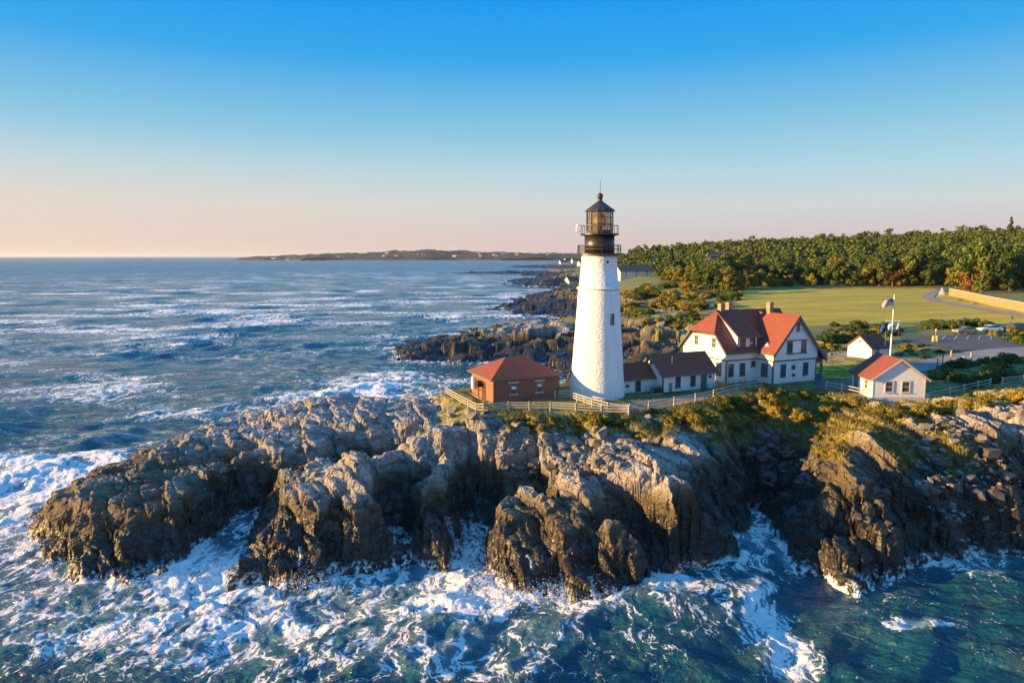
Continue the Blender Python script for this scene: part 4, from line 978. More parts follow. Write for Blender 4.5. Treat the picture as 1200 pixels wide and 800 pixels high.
# equipment on the west wall
MB().box(-.45, -.01, 5.5, 6.1, .9, 2.4).build('cabinet', M['white_paint'], br)
fh_ = MB().tube((-.35, 3.6, 1.9), (-.01, 3.6, 1.9), .42, n=16); fh_.tube((-.75, 3.6, 1.9), (-.352, 3.6, 1.9), .5, .3, 16); fh_.build('fog_horn', M['iron'], br)
ps = MB()
for v in (2.4, 3.1, 4.6): ps.tube((-.12, v, .1), (-.12, v, 2.3), .07)
ps.tube((-.12, 2.4, 1.1), (-.12, 4.6, 1.1), .05); ps.tube((-.3, 2.4, 1.6), (-.3, 4.6, 1.6), .05); ps.build('pipework', M['rail'], br)
MB().tube((4.6, -.15, .1), (4.6, -.15, 1.4), .05).build('standpipe', M['greymetal'], br); MB().tube((6.3, -.15, .1), (6.3, -.15, 1.15), .05).build('standpipe', M['greymetal'], br)
MB().box(8.3, 8.55, -.3, -.01, .5, 1.2).build('wall_box', M['iron'], br)

# ---- small white building by the right fence
wb = empty('white_cottage', (44.3, 82.45, 9.95), R(-2), 'small white clapboard building with bright red gable roof behind the cliff fence', 'building')
GW, GD = 6.3, 5.5
MB().box(-.06, GW+.06, -.06, GD, -2.2, .1).build('foundation', M['pale_stone'], wb)
MB().prism([(0, 0, .1), (GW, 0, .1), (GW, 0, 2.5), (GW/2, 0, 4.75), (0, 0, 2.5)], (0, GD, 0)).build('wall', M['clapboard'], wb)
rf = MB(); slab((-.45, -.3, 2.32), (-.45, GD+.4, 2.32), (GW/2, GD+.4, 4.92), (GW/2, -.3, 4.92)); slab((GW+.45, -.3, 2.32), (GW+.45, GD+.4, 2.32), (GW/2, GD+.4, 4.92), (GW/2, -.3, 4.92)); rf.build('roof', M['roof'], wb)
t = MB()
for s_ in (-1, 1):
    xa = GW/2; xb = GW/2+s_*(GW/2+.47); t.prism([(xa, -.36, 4.95), (xb, -.36, 2.34), (xb, -.36, 2.12), (xa, -.36, 4.70)], (0, .055, 0))
t.box(-.03, .09, -.03, -.001, .1, 2.4).box(GW-.09, GW+.03, -.03, -.001, .1, 2.4).box(-.03, GW+.03, -.05, -.001, 0, .2); t.build('trim', M['pale_stone'], wb)
for u in (1.95, 3.95): window(wb, u, 0, .75, 1.1, 1.45, 0, 'pale_stone', 1, 2, t=.13)
window(wb, 0, 1.6, .9, .8, 1.2, -math.pi/2, 'pale_stone', 2, 2)
d = MB(); d.box(-.06, -.001, 3.9, 4.9, .12, 2.1); o = d.build('door', M['greymetal'], wb); MB().box(-.1, -.061, 4.05, 4.1, 1.0, 1.1).build('handle', M['iron'], o)
MB().box(GW+.01, GW+.8, .4, 1.2, -.1, .35).box(GW+.01, GW+.45, .4, 1.2, .352, .65).build('steps', M['white_paint'], wb)
# ---- small shed behind it
sd_x, sd_y, _ = at(1021, 421, 10.05)
sd = empty('garden_shed', (sd_x, sd_y, 10.0), R(26), 'tiny white shed with dark maroon gable roof near the flagpole', 'shed')
SW, SDp = 4.6, 4.6
MB().box(-.05, SW, -.05, SDp, -1, .1).build('foundation', M['stone'], sd)
MB().prism([(0, 0, .1), (0, SDp, .1), (0, SDp, 2.0), (0, SDp/2, 3.8), (0, 0, 2.0)], (SW, 0, 0)).build('wall', M['clapboard'], sd)
rf = MB(); slab((-.3, -.35, 1.82), (SW+.3, -.35, 1.82), (SW+.3, SDp/2, 3.98), (-.3, SDp/2, 3.98)); slab((-.3, SDp+.35, 1.82), (SW+.3, SDp+.35, 1.82), (SW+.3, SDp/2, 3.98), (-.3, SDp/2, 3.98)); rf.build('roof', M['roof'], sd)
MB().box(.9, 1.9, -.05, -.001, .15, 1.75).build('door', M['greymetal'], sd)
MB().tube((-.05, SDp/2, 2.9), (-.001, SDp/2, 2.9), .2, n=12).build('gable_vent', M['iron'], sd)
# ---- flagpole with gaff and three flags
fx_, fy_, _ = at(1042.5, 427, 10.0)
fp = empty('flagpole', (fx_, fy_, 10.0), 0, 'white flagpole with crossarm behind the red roofed white building', 'flagpole')
kf = fy_/100.0
PH = 11.2
MB().tube((0, 0, -.2), (0, 0, PH), .13, .06, 10).build('pole', M['white_paint'], fp); MB().lathe([(.02, PH), (.11, PH+.1), (.02, PH+.22)], 10).build('finial', M['lens'], fp)
MB().tube((-1.1, 0, 7.0), (1.25, 0, 7.0), .07).build('crossarm', M['white_paint'], fp)
MB().bar((-1.0, 0, 7.0), (-.9, .1, 3), .02).bar((1.2, 0, 7.0), (.9, .1, 3), .02).bar((-1.05, 0, 7), (-.05, 0, 10), .015).build('halyards', M['fence_wood'], fp)
def flagmat(name, kind):
    m, nt, b = newmat(name); q = NT(nt)
    uv = q.n('ShaderNodeTexCoord').outputs['UV']; sp = q.n('ShaderNodeSeparateXYZ', {0: uv}); u, v = sp.outputs[0], sp.outputs[1]
    if kind == 'us':
        st = q.math('MODULO', q.math('FLOOR', q.math('MULTIPLY', v, 13.0)), 2.0)
        c = q.mix(st, (.55, .02, .03), (.8, .8, .8))
        ct = q.math('MULTIPLY', q.math('LESS_THAN', u, .4), q.math('GREATER_THAN', v, 6/13))
        su = q.math('SUBTRACT', q.math('FRACT', q.math('MULTIPLY', u, 15.0)), .5); sv = q.math('SUBTRACT', q.math('FRACT', q.math('MULTIPLY', v, 9*13/7)), .5)
        star = q.math('LESS_THAN', q.math('ADD', q.math('MULTIPLY', su, su), q.math('MULTIPLY', sv, sv)), .06)
        c = q.mix(ct, c, q.mix(star, (.02, .03, .14), (.8, .8, .8)))
    else:
        du = q.math('MULTIPLY', q.math('SUBTRACT', u, .5), 1.5); dv = q.math('SUBTRACT', v, .5)
        rr = q.math('ADD', q.math('MULTIPLY', du, du), q.math('MULTIPLY', dv, dv))
        em = q.math('MULTIPLY', q.math('LESS_THAN', rr, .07), q.math('GREATER_THAN', q.noise(uv, 9, 2), .45))
        c = q.mix(em, (.02, .06, .24), (.55, .5, .4)) if kind == 'blue' else q.mix(em, (.75, .76, .8), (.08, .15, .35))
    q.link(c, b.inputs['Base Color']); b.inputs['Roughness'].default_value = .8; return m
def flag(name, w, h, mat, loc, rz, droop=.25):
    n = 24; m_ = 12; V = []; UVs = []
    for i in range(n+1):
        for j in range(m_+1):
            a = i/n; V.append((a*w*(1-.04*droop), .16*math.sin(a*9+j*.25)*a**.6, j/m_*h-droop*w*a**1.4)); UVs.append((a, j/m_))
    F = [(i*(m_+1)+j, (i+1)*(m_+1)+j, (i+1)*(m_+1)+j+1, i*(m_+1)+j+1) for i in range(n) for j in range(m_)]
    me = bpy.data.meshes.new(name); me.from_pydata(V, [], F); ul = me.uv_layers.new(name='UVMap')
    for li, lp in enumerate(me.loops): ul.data[li].uv = UVs[lp.vertex_index]
    me.polygons.foreach_set('use_smooth', np.ones(len(F), bool)); me.materials.append(mat)
    o = bpy.data.objects.new(name, me); COL.objects.link(o); o.location = loc; o.rotation_euler = (0, 0, rz); return o
tag(flag('flag', 1.95, 1.1, flagmat('striped_flag', 'us'), (fx_-.05, fy_, 10+9.6), math.pi+.15, .25), 'red and white striped flag with blue starry corner at the top of the pole', 'flag')
tag(flag('flag', 1.25, 1.05, flagmat('blue_flag', 'blue'), (fx_-.75, fy_, 10+5.75), math.pi+.2, .45), 'dark blue flag with a small emblem under the left crossarm', 'flag')
tag(flag('flag', 1.6, 1.0, flagmat('white_flag', 'white'), (fx_+1.05, fy_, 10+5.7), math.pi-.1, .12), 'white flag with blue emblem under the right crossarm', 'flag')

# ---- fences
def fence(pts, label, posts=None, h=1.15, sp=2.6, rails=(.45, .75, 1.05), rot=True, board=.13):
    """rail fence along ground points; posts and rail runs as parts"""
    pts = [Vector((x, y, z)) for x, y, z in pts]; root = empty('rail_fence', pts[0], 0, label, 'fence')
    path = [pts[0]]
    for a, b_ in zip(pts, pts[1:]):
        n = max(1, round((b_-a).length/sp))
        for i in range(1, n+1): path.append(a.lerp(b_, i/n))
    loc = [p-pts[0] for p in path]
    me = None
    for p in loc:
        if me is None:
            o = MB().box(-.075, .075, -.075, .075, -.7, h).build('post', M['fence_wood'], root); me = o.data
        else:
            o = bpy.data.objects.new('post', me); COL.objects.link(o); o.parent = root
        o.location = p; o.rotation_euler = (random.uniform(-.02, .02), random.uniform(-.02, .02), .3)
    for rz_ in rails:
        g = MB()
        for a, b_ in zip(loc, loc[1:]):
            d = (b_-a).normalized()*.0; g.bar(a+Vector((0, -.02, rz_)), b_+Vector((0, -.02, rz_+random.uniform(-.02, .02))), .05, board*.8)
        g.build('rail', M['fence_wood'], root)
    return root
def fpts(l):
    out = []
    for px, py, z in l:
        x, y, _ = at(px, py, z); out.append((x, y, z))
    return out
def onland(l, dz=0):
    """ground points for pixels: start from z=10 and settle on the real surface"""
    out = []
    for px, py in l:
        z = 10.0
        for _ in range(6):
            x, y, _z = at(px, py, z); z2 = drop(x, y); z = z+(z2-z)*.6
        z = min(max(z, 9.0), 10.8)
        x, y, _z = at(px, py, z); out.append((x, y, z+dz))
    return out
fence(onland([(522,463),(540,474),(558,484),(567,484),(596,482),(645,482),(705,486),(737,487)]), 'white three rail fence running in front of the brick building', sp=2.7)
fence(onland([(650,468),(668,469),(694,478),(712,483),(736,486)]), 'short white fence curving round the foot of the lighthouse', sp=1.9)
fence(onland([(738,485),(760,482),(790,476),(815,472),(836,467),(863,460),(892,456)]), 'pale fence climbing from the tower to the keeper\'s house', sp=3.4, rails=(.6, 1.0))
fence(onland([(968,456),(986,459),(1021,467),(1052,470),(1083,470),(1113,464),(1146,456),(1160,453)]), 'white two rail fence along the cliff below the small white building', sp=3.2, rails=(.55, .95))
fence(onland([(1174,452),(1200,449),(1240,446),(1290,444)]), 'white two rail fence at the right edge above the cliff', sp=3.4, rails=(.4, .7, 1.0))
# ------------------------------------------------------------------ roads, paths
def surf(px, py, z0=10.5):
    """point of the ground on this bearing"""
    z = z0
    for _ in range(14):
        x, y, _z = at(px, py, z)
        z2 = drop(x, y) if y < 112 else G(x, y)
        z = z+(z2-z)*.5
    x, y, _z = at(px, py, z); return Vector((x, y, z))
def samp(pts, n):
    P = [Vector(p) for p in pts]; L_ = [0]
    for a, b_ in zip(P, P[1:]): L_.append(L_[-1]+(b_-a).length)
    out = []
    for i in range(n):
        t = L_[-1]*i/(n-1); k = max(j for j in range(len(L_)) if L_[j] <= t+1e-9); k = min(k, len(P)-2)
        out.append(P[k].lerp(P[k+1], (t-L_[k])/(L_[k+1]-L_[k])))
    return out
def loft(name, far, near, mat, lift=.07, n=60, m_=10):
    A = samp([surf(*p) for p in far], n); B = samp([surf(*p) for p in near], n)
    X = np.zeros((n, m_)); Y = X.copy()
    for i in range(n):
        for j in range(m_):
            p = A[i].lerp(B[i], j/(m_-1)); X[i, j] = p.x; Y[i, j] = p.y
    Z, _ = Hfull(X, Y); Z = Z+lift
    idx = np.arange(n*m_).reshape(n, m_)
    F = np.stack([idx[:-1, :-1].ravel(), idx[1:, :-1].ravel(), idx[1:, 1:].ravel(), idx[:-1, 1:].ravel()], 1)
    o = np_mesh(name, np.stack([X.ravel(), Y.ravel(), Z.ravel()], 1), F, mat, smooth=True); tag(o, kind='structure'); return o
def strip(name, pts, width, mat, lift=.07, n=80):
    C_ = samp([surf(*p) for p in pts], n); A = []; B = []
    for i in range(n):
        d = (C_[min(i+1, n-1)]-C_[max(i-1, 0)]); d.z = 0; d.normalize(); s_ = Vector((-d.y, d.x, 0))*width/2; A.append(C_[i]+s_); B.append(C_[i]-s_)
    X = np.array([[A[i].lerp(B[i], j/4).x for j in range(5)] for i in range(n)]); Y = np.array([[A[i].lerp(B[i], j/4).y for j in range(5)] for i in range(n)])
    Z, _ = Hfull(X, Y); Z = Z+lift; idx = np.arange(n*5).reshape(n, 5)
    F = np.stack([idx[:-1, :-1].ravel(), idx[1:, :-1].ravel(), idx[1:, 1:].ravel(), idx[:-1, 1:].ravel()], 1)
    o = np_mesh(name, np.stack([X.ravel(), Y.ravel(), Z.ravel()], 1), F, mat, smooth=True); tag(o, kind='structure'); return o
M['asphalt'] = simple('asphalt', (0.075, 0.075, 0.08), .85, var=.25, vscale=.4)
M['gravel'] = simple('gravel', (0.26, 0.21, 0.16), .9, var=.3, vscale=1.2, bump=.4, bscale=9)
M['concrete'] = simple('pale_road', (0.24, 0.22, 0.21), .85, var=.2, vscale=.4)
loft('parking_lot', [(1054,395),(1080,394),(1112,393),(1150,392),(1200,391),(1290,390)], [(1058,400),(1085,404),(1108,409),(1128,414),(1175,413),(1290,408)], M['asphalt'], .10)
loft('road', [(1130,413),(1165,409),(1200,407),(1290,405)], [(1136,424),(1165,421),(1200,418),(1290,416)], M['concrete'], .12)
loft('gravel_road', [(1062,427),(1088,421),(1112,417),(1136,413)], [(1068,438),(1098,433),(1122,428),(1142,423)], M['concrete'], .09)
loft('driveway', [(955,447),(975,445),(998,444)], [(958,457),(978,458.5),(1000,458)], M['asphalt'], .06)
loft('path', [(728,474),(760,469),(800,464),(838,460),(872,456)], [(738,484),(770,480),(800,474),(838,467),(878,459)], M['gravel'], .06)
strip('footpath', [(1104,340),(1097,342.5),(1089,346),(1087,349),(1096,352.5),(1120,357),(1150,362),(1180,367),(1230,374)], 3.6, M['concrete'], .12)
strip('footpath', [(770,364),(796,365),(824,361),(860,362)], 2.6, M['concrete'], .15)
mk = MB()
for k in range(9):
    a = surf(1108+k*13.5, 394.0); b_ = surf(1104+k*14.2, 398.2); mk.prism([a+Vector((-.06, 0, .115)), a+Vector((.06, 0, .115)), b_+Vector((.06, 0, .115)), b_+Vector((-.06, 0, .115))], (0, 0, .006))
tag(mk.build('road_markings', M['white_paint']), kind='structure')

# ------------------------------------------------------------------ plants
def leafcloud(n, centers, radii, size, rg, flat=.0):
    """leaf sized quads spread over clumps; returns V, F"""
    k = rg.integers(0, len(centers), n); d = rg.normal(size=(n, 3)); d /= np.linalg.norm(d, axis=1)[:, None]
    r = rg.uniform(.55, 1.05, n)[:, None]
    p = centers[k]+d*r*radii[k]
    nn = d+rg.normal(size=(n, 3))*.5; nn /= np.linalg.norm(nn, axis=1)[:, None]
    a = np.cross(nn, rg.normal(size=(n, 3))); a /= np.linalg.norm(a, axis=1)[:, None]; b_ = np.cross(nn, a)
    s = (size*rg.uniform(.6, 1.35, n))[:, None]
    V = np.stack([p-a*s-b_*s*.6, p+a*s*.9-b_*s*.7, p+a*s+b_*s*.6, p-a*s*.8+b_*s*.75], 1).reshape(-1, 3)
    return V, np.arange(n*4).reshape(n, 4)
def crown_shape(h, w, rg, kind='round', nc=26):
    """clump centres for a crown sitting on a trunk; h total height, w width"""
    c = []; r = []
    for i in range(nc):
        t = rg.uniform(0, 1)
        if kind == 'cone': rad = (1-t)*w*.5*.85; z = h*(.14+.84*t); rr = w*.09+w*.13*(1-t)
        else:
            z = h*(.14+.76*t); rad = w*.5*math.sqrt(max(0, 1-((t-.36)/.68)**2))*.85; rr = w*rg.uniform(.12, .21)
        a = rg.uniform(0, 6.28); q_ = rad*math.sqrt(rg.uniform(.15, 1)); c.append((q_*math.cos(a), q_*math.sin(a), z)); r.append((rr, rr, rr*.72))
    return np.array(c), np.array(r)
PROTO = {}
def tree_proto(key, name, mat, h, w, kind, seed, n, size, nc=26):
    rg = np.random.default_rng(seed); c, r = crown_shape(h, w, rg, kind, nc)
    V, F = leafcloud(n, c, r, size, rg)
    root = empty(name, (0, 0, 0)); np_mesh('crown', V, F, M[mat], root)
    t = MB(); t.tube((0, 0, -.8), (0, 0, h*.35), w*.045, w*.032, 7); t.tube((0, 0, h*.35), (w*.03, 0, h*.8), w*.032, w*.01, 6)
    for i in range(0, min(nc, 8)): t.tube((0, 0, h*(.25+.04*i)), c[i]*.9, w*.018, w*.006, 5)
    t.build('trunk', M['bark'], root); PROTO[key] = root; return root
TK = [('t0', 'leaf_green', 11, 11, 'round'), ('t1', 'leaf_green', 9, 8.5, 'round'), ('t2', 'leaf_olive', 9.5, 9.5, 'round'), ('t3', 'leaf_olive', 7.5, 8.5, 'round'), ('t4', 'leaf_dark', 10, 8, 'round'), ('t5', 'leaf_autumn', 9, 9, 'round'), ('t6', 'leaf_dark', 12, 5.5, 'cone'), ('t7', 'leaf_gold', 7, 7, 'round'), ('t8', 'leaf_dark', 11, 11, 'round'), ('t9', 'leaf_green', 10, 10, 'round')]
DESC = {'leaf_green': 'mid green broadleaf tree', 'leaf_olive': 'olive yellow broadleaf tree', 'leaf_dark': 'dark green broadleaf tree', 'leaf_autumn': 'reddish brown autumn tree', 'leaf_gold': 'golden yellow small tree'}
tr = np.random.default_rng(77); first = {}
# forest positions
def forest():
    P = []
    tries = 0
    while len(P) < 9000:
        tries += 1
        d = math.sqrt(tr.uniform(235**2, 780**2)); px = tr.uniform(690, 1330)
        x = (px-600)/800*(d+2); y = d
        if tries % 1 == 0:
            P.append((x, y))
    return P
cand = np.array(forest()); hz, _ = Hfull(cand[:, 0], cand[:, 1]); cpx, cpy = proj(cand[:, 0], cand[:, 1], hz)
LAWNB = [(820,420),(846,352),(868,338),(900,336.2),(1090,336.2),(1110,334),(1150,340),(1250,352),(1400,372),(1400,420)]
ok = (hz > 8.5) & ~inpoly(cpx, cpy, LAWNB) & (cpy < 356)
lim = np.interp(cpx, [690, 720, 740, 790, 830, 860], [650, 500, 430, 340, 290, 250]); ok &= cand[:, 1] > lim
for hx0, hx1, hy0, hy1 in ((716,775,322,334), (750,775,305,315), (825,895,308,322)):
    ok &= ~((cpx > hx0) & (cpx < hx1) & (cpy > hy0) & (cpy < hy1))
keep = []
for i in np.where(ok)[0]:
    x, y = cand[i]; sp = 5.6+y*.004
    kj = cand[keep] if keep else np.zeros((0, 2))
    if not len(kj) or ((kj-cand[i])**2).sum(1).min() > sp*sp: keep.append(i)
keep.sort(key=lambda i: cand[i, 1])
EDGE = [(1084,334.5,'t8',1.15),(1120,338,'t2',.8),(1150,343,'t0',1.15),(1138,341,'t5',.7),(1046,335,'t5',1.0),(1030,335,'t0',.9),(1068,335,'t9',1.0),(975,335,'t2',.8),(1000,335,'t3',.9),(950,335.5,'t7',.8),(925,335.5,'t5',.6),(905,336,'t3',.8),(1180,338,'t0',1.1),(1200,334,'t4',1.2),
        (880,338,'t2',.7),(868,340,'t7',.6),(1112,331,'t9',1.0),(1015,333,'t4',1.0),(960,333,'t1',1.0),(938,333,'t4',.9),(890,333,'t4',1.0),(862,334,'t1',.9),(845,338,'t2',.7),(1098,329,'t0',1.0)]
def add_tree(key, x, y, z, s, label, group):
    if key not in PROTO:
        k = next(t for t in TK if t[0] == key)
        tree_proto(key, 'conifer_tree' if k[4] == 'cone' else 'broadleaf_tree', k[1], k[2], k[3], k[4], 100+int(key[1]), 3400, .30)
        o = PROTO[key]
    else: o = copy_tree(PROTO[key])
    o.location = (x, y, z-.2); o.rotation_euler = (0, 0, tr.uniform(0, 6.28)); o.scale = (s*tr.uniform(.9, 1.12), s*tr.uniform(.9, 1.12), s*tr.uniform(.88, 1.15))
    tag(o, label, 'tree', group); return o
for px, py, key, s in EDGE:
    p = surf(px, py, 13); mat = next(t for t in TK if t[0] == key)[1]
    add_tree(key, p.x, p.y, p.z, s*(1.4 if px > 1000 else 1.0), ('small ' if s < .85 else 'big ' if s > 1.05 else '')+DESC[mat]+' at the lawn\'s far edge, '+('left of the house roof' if px < 900 else 'behind the house roof' if px < 990 else 'left of the path' if px < 1080 else 'by the lawn path'), 'trees along the far edge of the lawn')
keys = ['t0', 't1', 't2', 't2', 't3', 't4', 't4', 't5', 't4', 't8', 't3', 't2', 't0', 't1', 't9', 't2', 't6']
nbig = 0; rest = []
for i in keep:
    x, y = cand[i]; z = hz[i]; key = keys[tr.integers(0, len(keys))]
    if nbig < 262:
        key = key if y < 380 or key != 't6' else 't8'; mat = next(t for t in TK if t[0] == key); d_ = 'dark pointed conifer' if mat[4] == 'cone' else DESC[mat[1]]
        add_tree(key, x, y, z, tr.uniform(.62, .95)*(1.5 if tr.random() < .15 else 1), d_+' in the hillside wood, '+('near the lawn' if y < 330 else 'halfway up the slope' if y < 400 else 'higher up')+(' at the left' if cpx[i] < 860 else ' in the centre' if cpx[i] < 1040 else ' at the right'), 'trees of the wooded hillside'); nbig += 1
    else: rest.append((x, y, z, key if key != 't6' else 't4'))
# the farther wood, too many to count: leaf clumps of all of it in one mesh per foliage colour is not needed
VV = []; n_ = 0
rg = np.random.default_rng(31)
for x, y, z, key in rest:
    k = next(t for t in TK if t[0] == key); s = rg.uniform(.7, 1.05)*(1.3 if rg.random() < .2 else 1); c, r = crown_shape(k[2]*s, k[3]*s, rg, k[4], 12); V, F = leafcloud(230, c, r, .62, rg); VV.append(V+np.array([x, y, z-.2]))
if VV:
    V = np.vstack(VV); F = np.arange(len(V)).reshape(-1, 4); tag(np_mesh('far_woodland', V, F, M['leaf_dark' if False else 'leaf_green']), 'far green wood covering the top of the hill', kind='stuff', cat='woodland')
# skyline pine standing above the others
p = byY(1178, 600, 0); pz = G(p[0], p[1]); add_tree('t6', p[0], p[1], pz+4, 1.25, 'tall thin dark conifer standing above the hilltop skyline', 'trees of the wooded hillside')

# shrubs
def shrub_proto(key, mat, w, h, seed, n, size):
    rg = np.random.default_rng(seed); nc = 16; c = []; r = []
    for i in range(nc):
        a = rg.uniform(0, 6.28); q_ = w*.42*math.sqrt(rg.uniform(0, 1)); rr = w*rg.uniform(.12, .22)
        c.append((q_*math.cos(a), q_*math.sin(a), h*.5*(1-(q_/(w*.5))**2)*rg.uniform(.6, 1.2))); r.append((rr, rr, rr*.75))
    V, F = leafcloud(n, np.array(c), np.array(r), size, rg)
    root = empty('shrub', (0, 0, 0)); np_mesh('foliage', V, F, M[mat], root)
    t = MB()
    for i in range(6): t.tube((0, 0, -.3), Vector(c[i]), .05, .02, 5)
    t.build('stem', M['bark'], root); PROTO[key] = root
SK = {'s0': ('leaf_olive', 2.6, 1.5), 's1': ('leaf_green', 2.4, 1.3), 's2': ('leaf_gold', 2.2, 1.2), 's3': ('leaf_autumn', 2.0, 1.1), 's4': ('leaf_dark', 2.8, 1.6)}
SD = {'s0': 'olive green rounded shrub', 's1': 'mid green leafy shrub', 's2': 'golden yellow shrub', 's3': 'rusty brown low shrub', 's4': 'dark green dense shrub'}
def add_shrub(key, p, s, where, group):
    if key not in PROTO: shrub_proto(key, *SK[key], 300+int(key[1]), 3200, .07); o = PROTO[key]
    else: o = copy_tree(PROTO[key])
    o.location = (p[0], p[1], p[2]-.1); o.rotation_euler = (0, 0, tr.uniform(0, 6.28)); o.scale = (s*tr.uniform(.85, 1.2), s*tr.uniform(.85, 1.2), s*tr.uniform(.8, 1.15))
    tag(o, ('big ' if s > 1.3 else 'small ' if s < .7 else '')+SD[key]+' '+where, 'shrub', group)
def scatter(poly, n, keys_, s0, s1, where, group):
    xs = [p[0] for p in poly]; ys = [p[1] for p in poly]; k = 0; g_ = 0
    while k < n and g_ < n*40:
        g_ += 1; px = tr.uniform(min(xs), max(xs)); py = tr.uniform(min(ys), max(ys))
        if not inpoly(np.array([px]), np.array([py]), poly)[0]: continue
        if py > 440:
            h = ray(px, py)
            if h is None or h[0] is None: continue
            p = h[0]
        else: p = surf(px, py, 10)
        add_shrub(keys_[tr.integers(0, len(keys_))], p, tr.uniform(s0, s1), where, group); k += 1
scatter([(600,486),(740,488),(790,478),(850,468),(900,458),(900,488),(860,505),(800,498),(740,500),(660,496)], 46, ['s0','s1','s0','s4','s3','s2'], .45, 1.05, 'on the cliff top below the fence and the tower', 'shrubs on the cliff top')
scatter([(895,458),(960,460),(1000,468),(990,485),(950,492),(900,486)], 30, ['s0','s2','s2','s1'], .6, 1.2, 'on the cliff top in front of the keeper\'s house', 'shrubs before the house')
scatter([(1000,474),(1080,476),(1140,466),(1200,456),(1200,468),(1130,480),(1060,488),(1010,486)], 34, ['s2','s0','s2','s3','s1'], .4, .95, 'along the cliff fence right of the small white building', 'shrubs by the right fence')
scatter([(940,490),(985,490),(990,545),(960,540)], 10, ['s2','s0'], .3, .6, 'growing down the sunlit gully of the right cliff', 'shrubs in the cliff gully')
scatter([(1090,440),(1130,424),(1200,420),(1200,443),(1150,452),(1110,458)], 30, ['s1','s4','s0'], .8, 1.35, 'in the thicket between the road and the right fence', 'shrubs of the right thicket')
scatter([(960,378),(1000,380),(1040,384),(1055,392),(1040,410),(1000,405),(962,412)], 34, ['s0','s1','s4','s4'], 1.0, 1.7, 'in the hedge between the keeper\'s house and the lawn', 'shrubs behind the shed')
scatter([(1082,379),(1160,381),(1165,384),(1080,386)], 16, ['s4','s1'], 1.2, 1.8, 'in the dark hedge behind the parked cars', 'shrubs behind the cars')
scatter([(1160,389),(1200,386),(1200,404),(1165,402)], 12, ['s0','s2','s4'], 1.0, 1.6, 'on the verge right of the parking lot', 'shrubs by the parking lot')
scatter([(1056,402),(1080,404),(1108,412),(1080,420),(1050,416)], 14, ['s0','s4','s1'], .5, .9, 'on the small green between the shed and the road', 'shrubs on the small green')
scatter([(730,336),(850,332),(866,352),(845,362),(780,368),(765,384),(735,372)], 105, ['s0','s2','s1','s4','s0','s3'], 1.3, 3.0, 'in the scrub above the rocky shore beyond the tower', 'scrub beyond the tower')
scatter([(745,372),(862,366),(862,380),(800,392),(760,398)], 26, ['s0','s4','s1','s2'], 1.0, 1.9, 'on the rocks behind the keeper\'s house', 'scrub behind the house')

scatter([(590,490),(735,494),(770,512),(700,514),(640,508),(590,504)], 26, ['s0','s1','s2','s3'], .3, .7, 'low on the grassy slope below the fence', 'low shrubs on the slope')
# grass tufts on the soil near the cliff edge and lawn edges
def grass():
    me = headland.data; n = len(me.vertices); co = np.empty(n*3, np.float32); me.vertices.foreach_get('co', co); co = co.reshape(-1, 3)
    a = np.empty(n, np.float32); me.attributes['veg'].data.foreach_get('value', a); rk = np.empty(n, np.float32); me.attributes['rock'].data.foreach_get('value', rk)
    x, y = co[:, 0], co[:, 1]
    okk = ((a > .5) | ((rk < .6) & (y < 112) & (fbm(x*.6, y*.6, o=2, s=401) > .0))) & (co[:, 2] > 4)
    idx = np.where(okk)[0]; rg = np.random.default_rng(9); idx = rg.choice(idx, min(85000, len(idx)*2))
    P = co[idx]+rg.normal(size=(len(idx), 3))*[.07, .07, 0]; m_ = len(P)
    h = rg.uniform(.10, .38, m_)*(.5+a[idx]*.6); an = rg.uniform(0, 6.28, m_); w = .035
    dx = np.cos(an)*w; dy = np.sin(an)*w; lx = rg.normal(size=m_)*.12; ly = rg.normal(size=m_)*.12
    V = np.stack([P-np.stack([dx, dy, dx*0+.03], 1), P+np.stack([dx, dy, dx*0-.03], 1), P+np.stack([lx+dx*.4, ly+dy*.4, h], 1), P+np.stack([lx-dx*.4, ly-dy*.4, h], 1)], 1).reshape(-1, 3)
    tag(np_mesh('grass', V, np.arange(m_*4).reshape(m_, 4), M['grass']), 'golden and green grass tufts along the cliff top', kind='stuff', cat='grass')
M['grass'] = leafmat('grass_blades', [(0.16, 0.15, 0.03), (0.16, 0.15, 0.03), (0.24, 0.18, 0.05)])
grass()

# ------------------------------------------------------------------ boulders and scree
def stone_mesh(name, rg, sx=1, sy=.8, sz=.6, bev=.02):
    bm = bmesh.new()
    for i in range(16):
        d = rg.normal(size=3); d /= np.linalg.norm(d); d = np.sign(d)*np.abs(d)**.65
        bm.verts.new((d[0]*sx*.5*rg.uniform(.8, 1), d[1]*sy*.5*rg.uniform(.8, 1), d[2]*sz*.5*rg.uniform(.8, 1)))
    r = bmesh.ops.convex_hull(bm, input=bm.verts); bmesh.ops.delete(bm, geom=[v for v in bm.verts if not v.link_faces], context='VERTS')
    if bev: bmesh.ops.bevel(bm, geom=bm.edges[:], offset=bev, segments=2, affect='EDGES', profile=.6)
    me = bpy.data.meshes.new(name); bm.to_mesh(me); bm.free(); return me
m, nt, b = newmat('boulder'); q = NT(nt); M['boulder'] = m
tc = q.n('ShaderNodeTexCoord').outputs['Object']; oi = q.n('ShaderNodeObjectInfo').outputs['Random']; n1 = q.noise(tc, 2.2, 6, .7); n2 = q.noise(tc, 9, 4, .7)
gi = q.n('ShaderNodeNewGeometry').outputs['Random Per Island']
c = q.mix(q.mr(n1, .35, .65), (0.27, 0.25, 0.225), (0.13, 0.12, 0.105)); k = q.mr(q.math('ADD', oi, gi), 0, 2, .6, 1.35)
c = q.mix(1.0, c, q.n('ShaderNodeCombineColor', {0: k, 1: k, 2: k}).outputs[0], 'MULTIPLY'); c = q.mix(q.mr(n2, .55, .7, 0, .5), c, (.07, .055, .04))
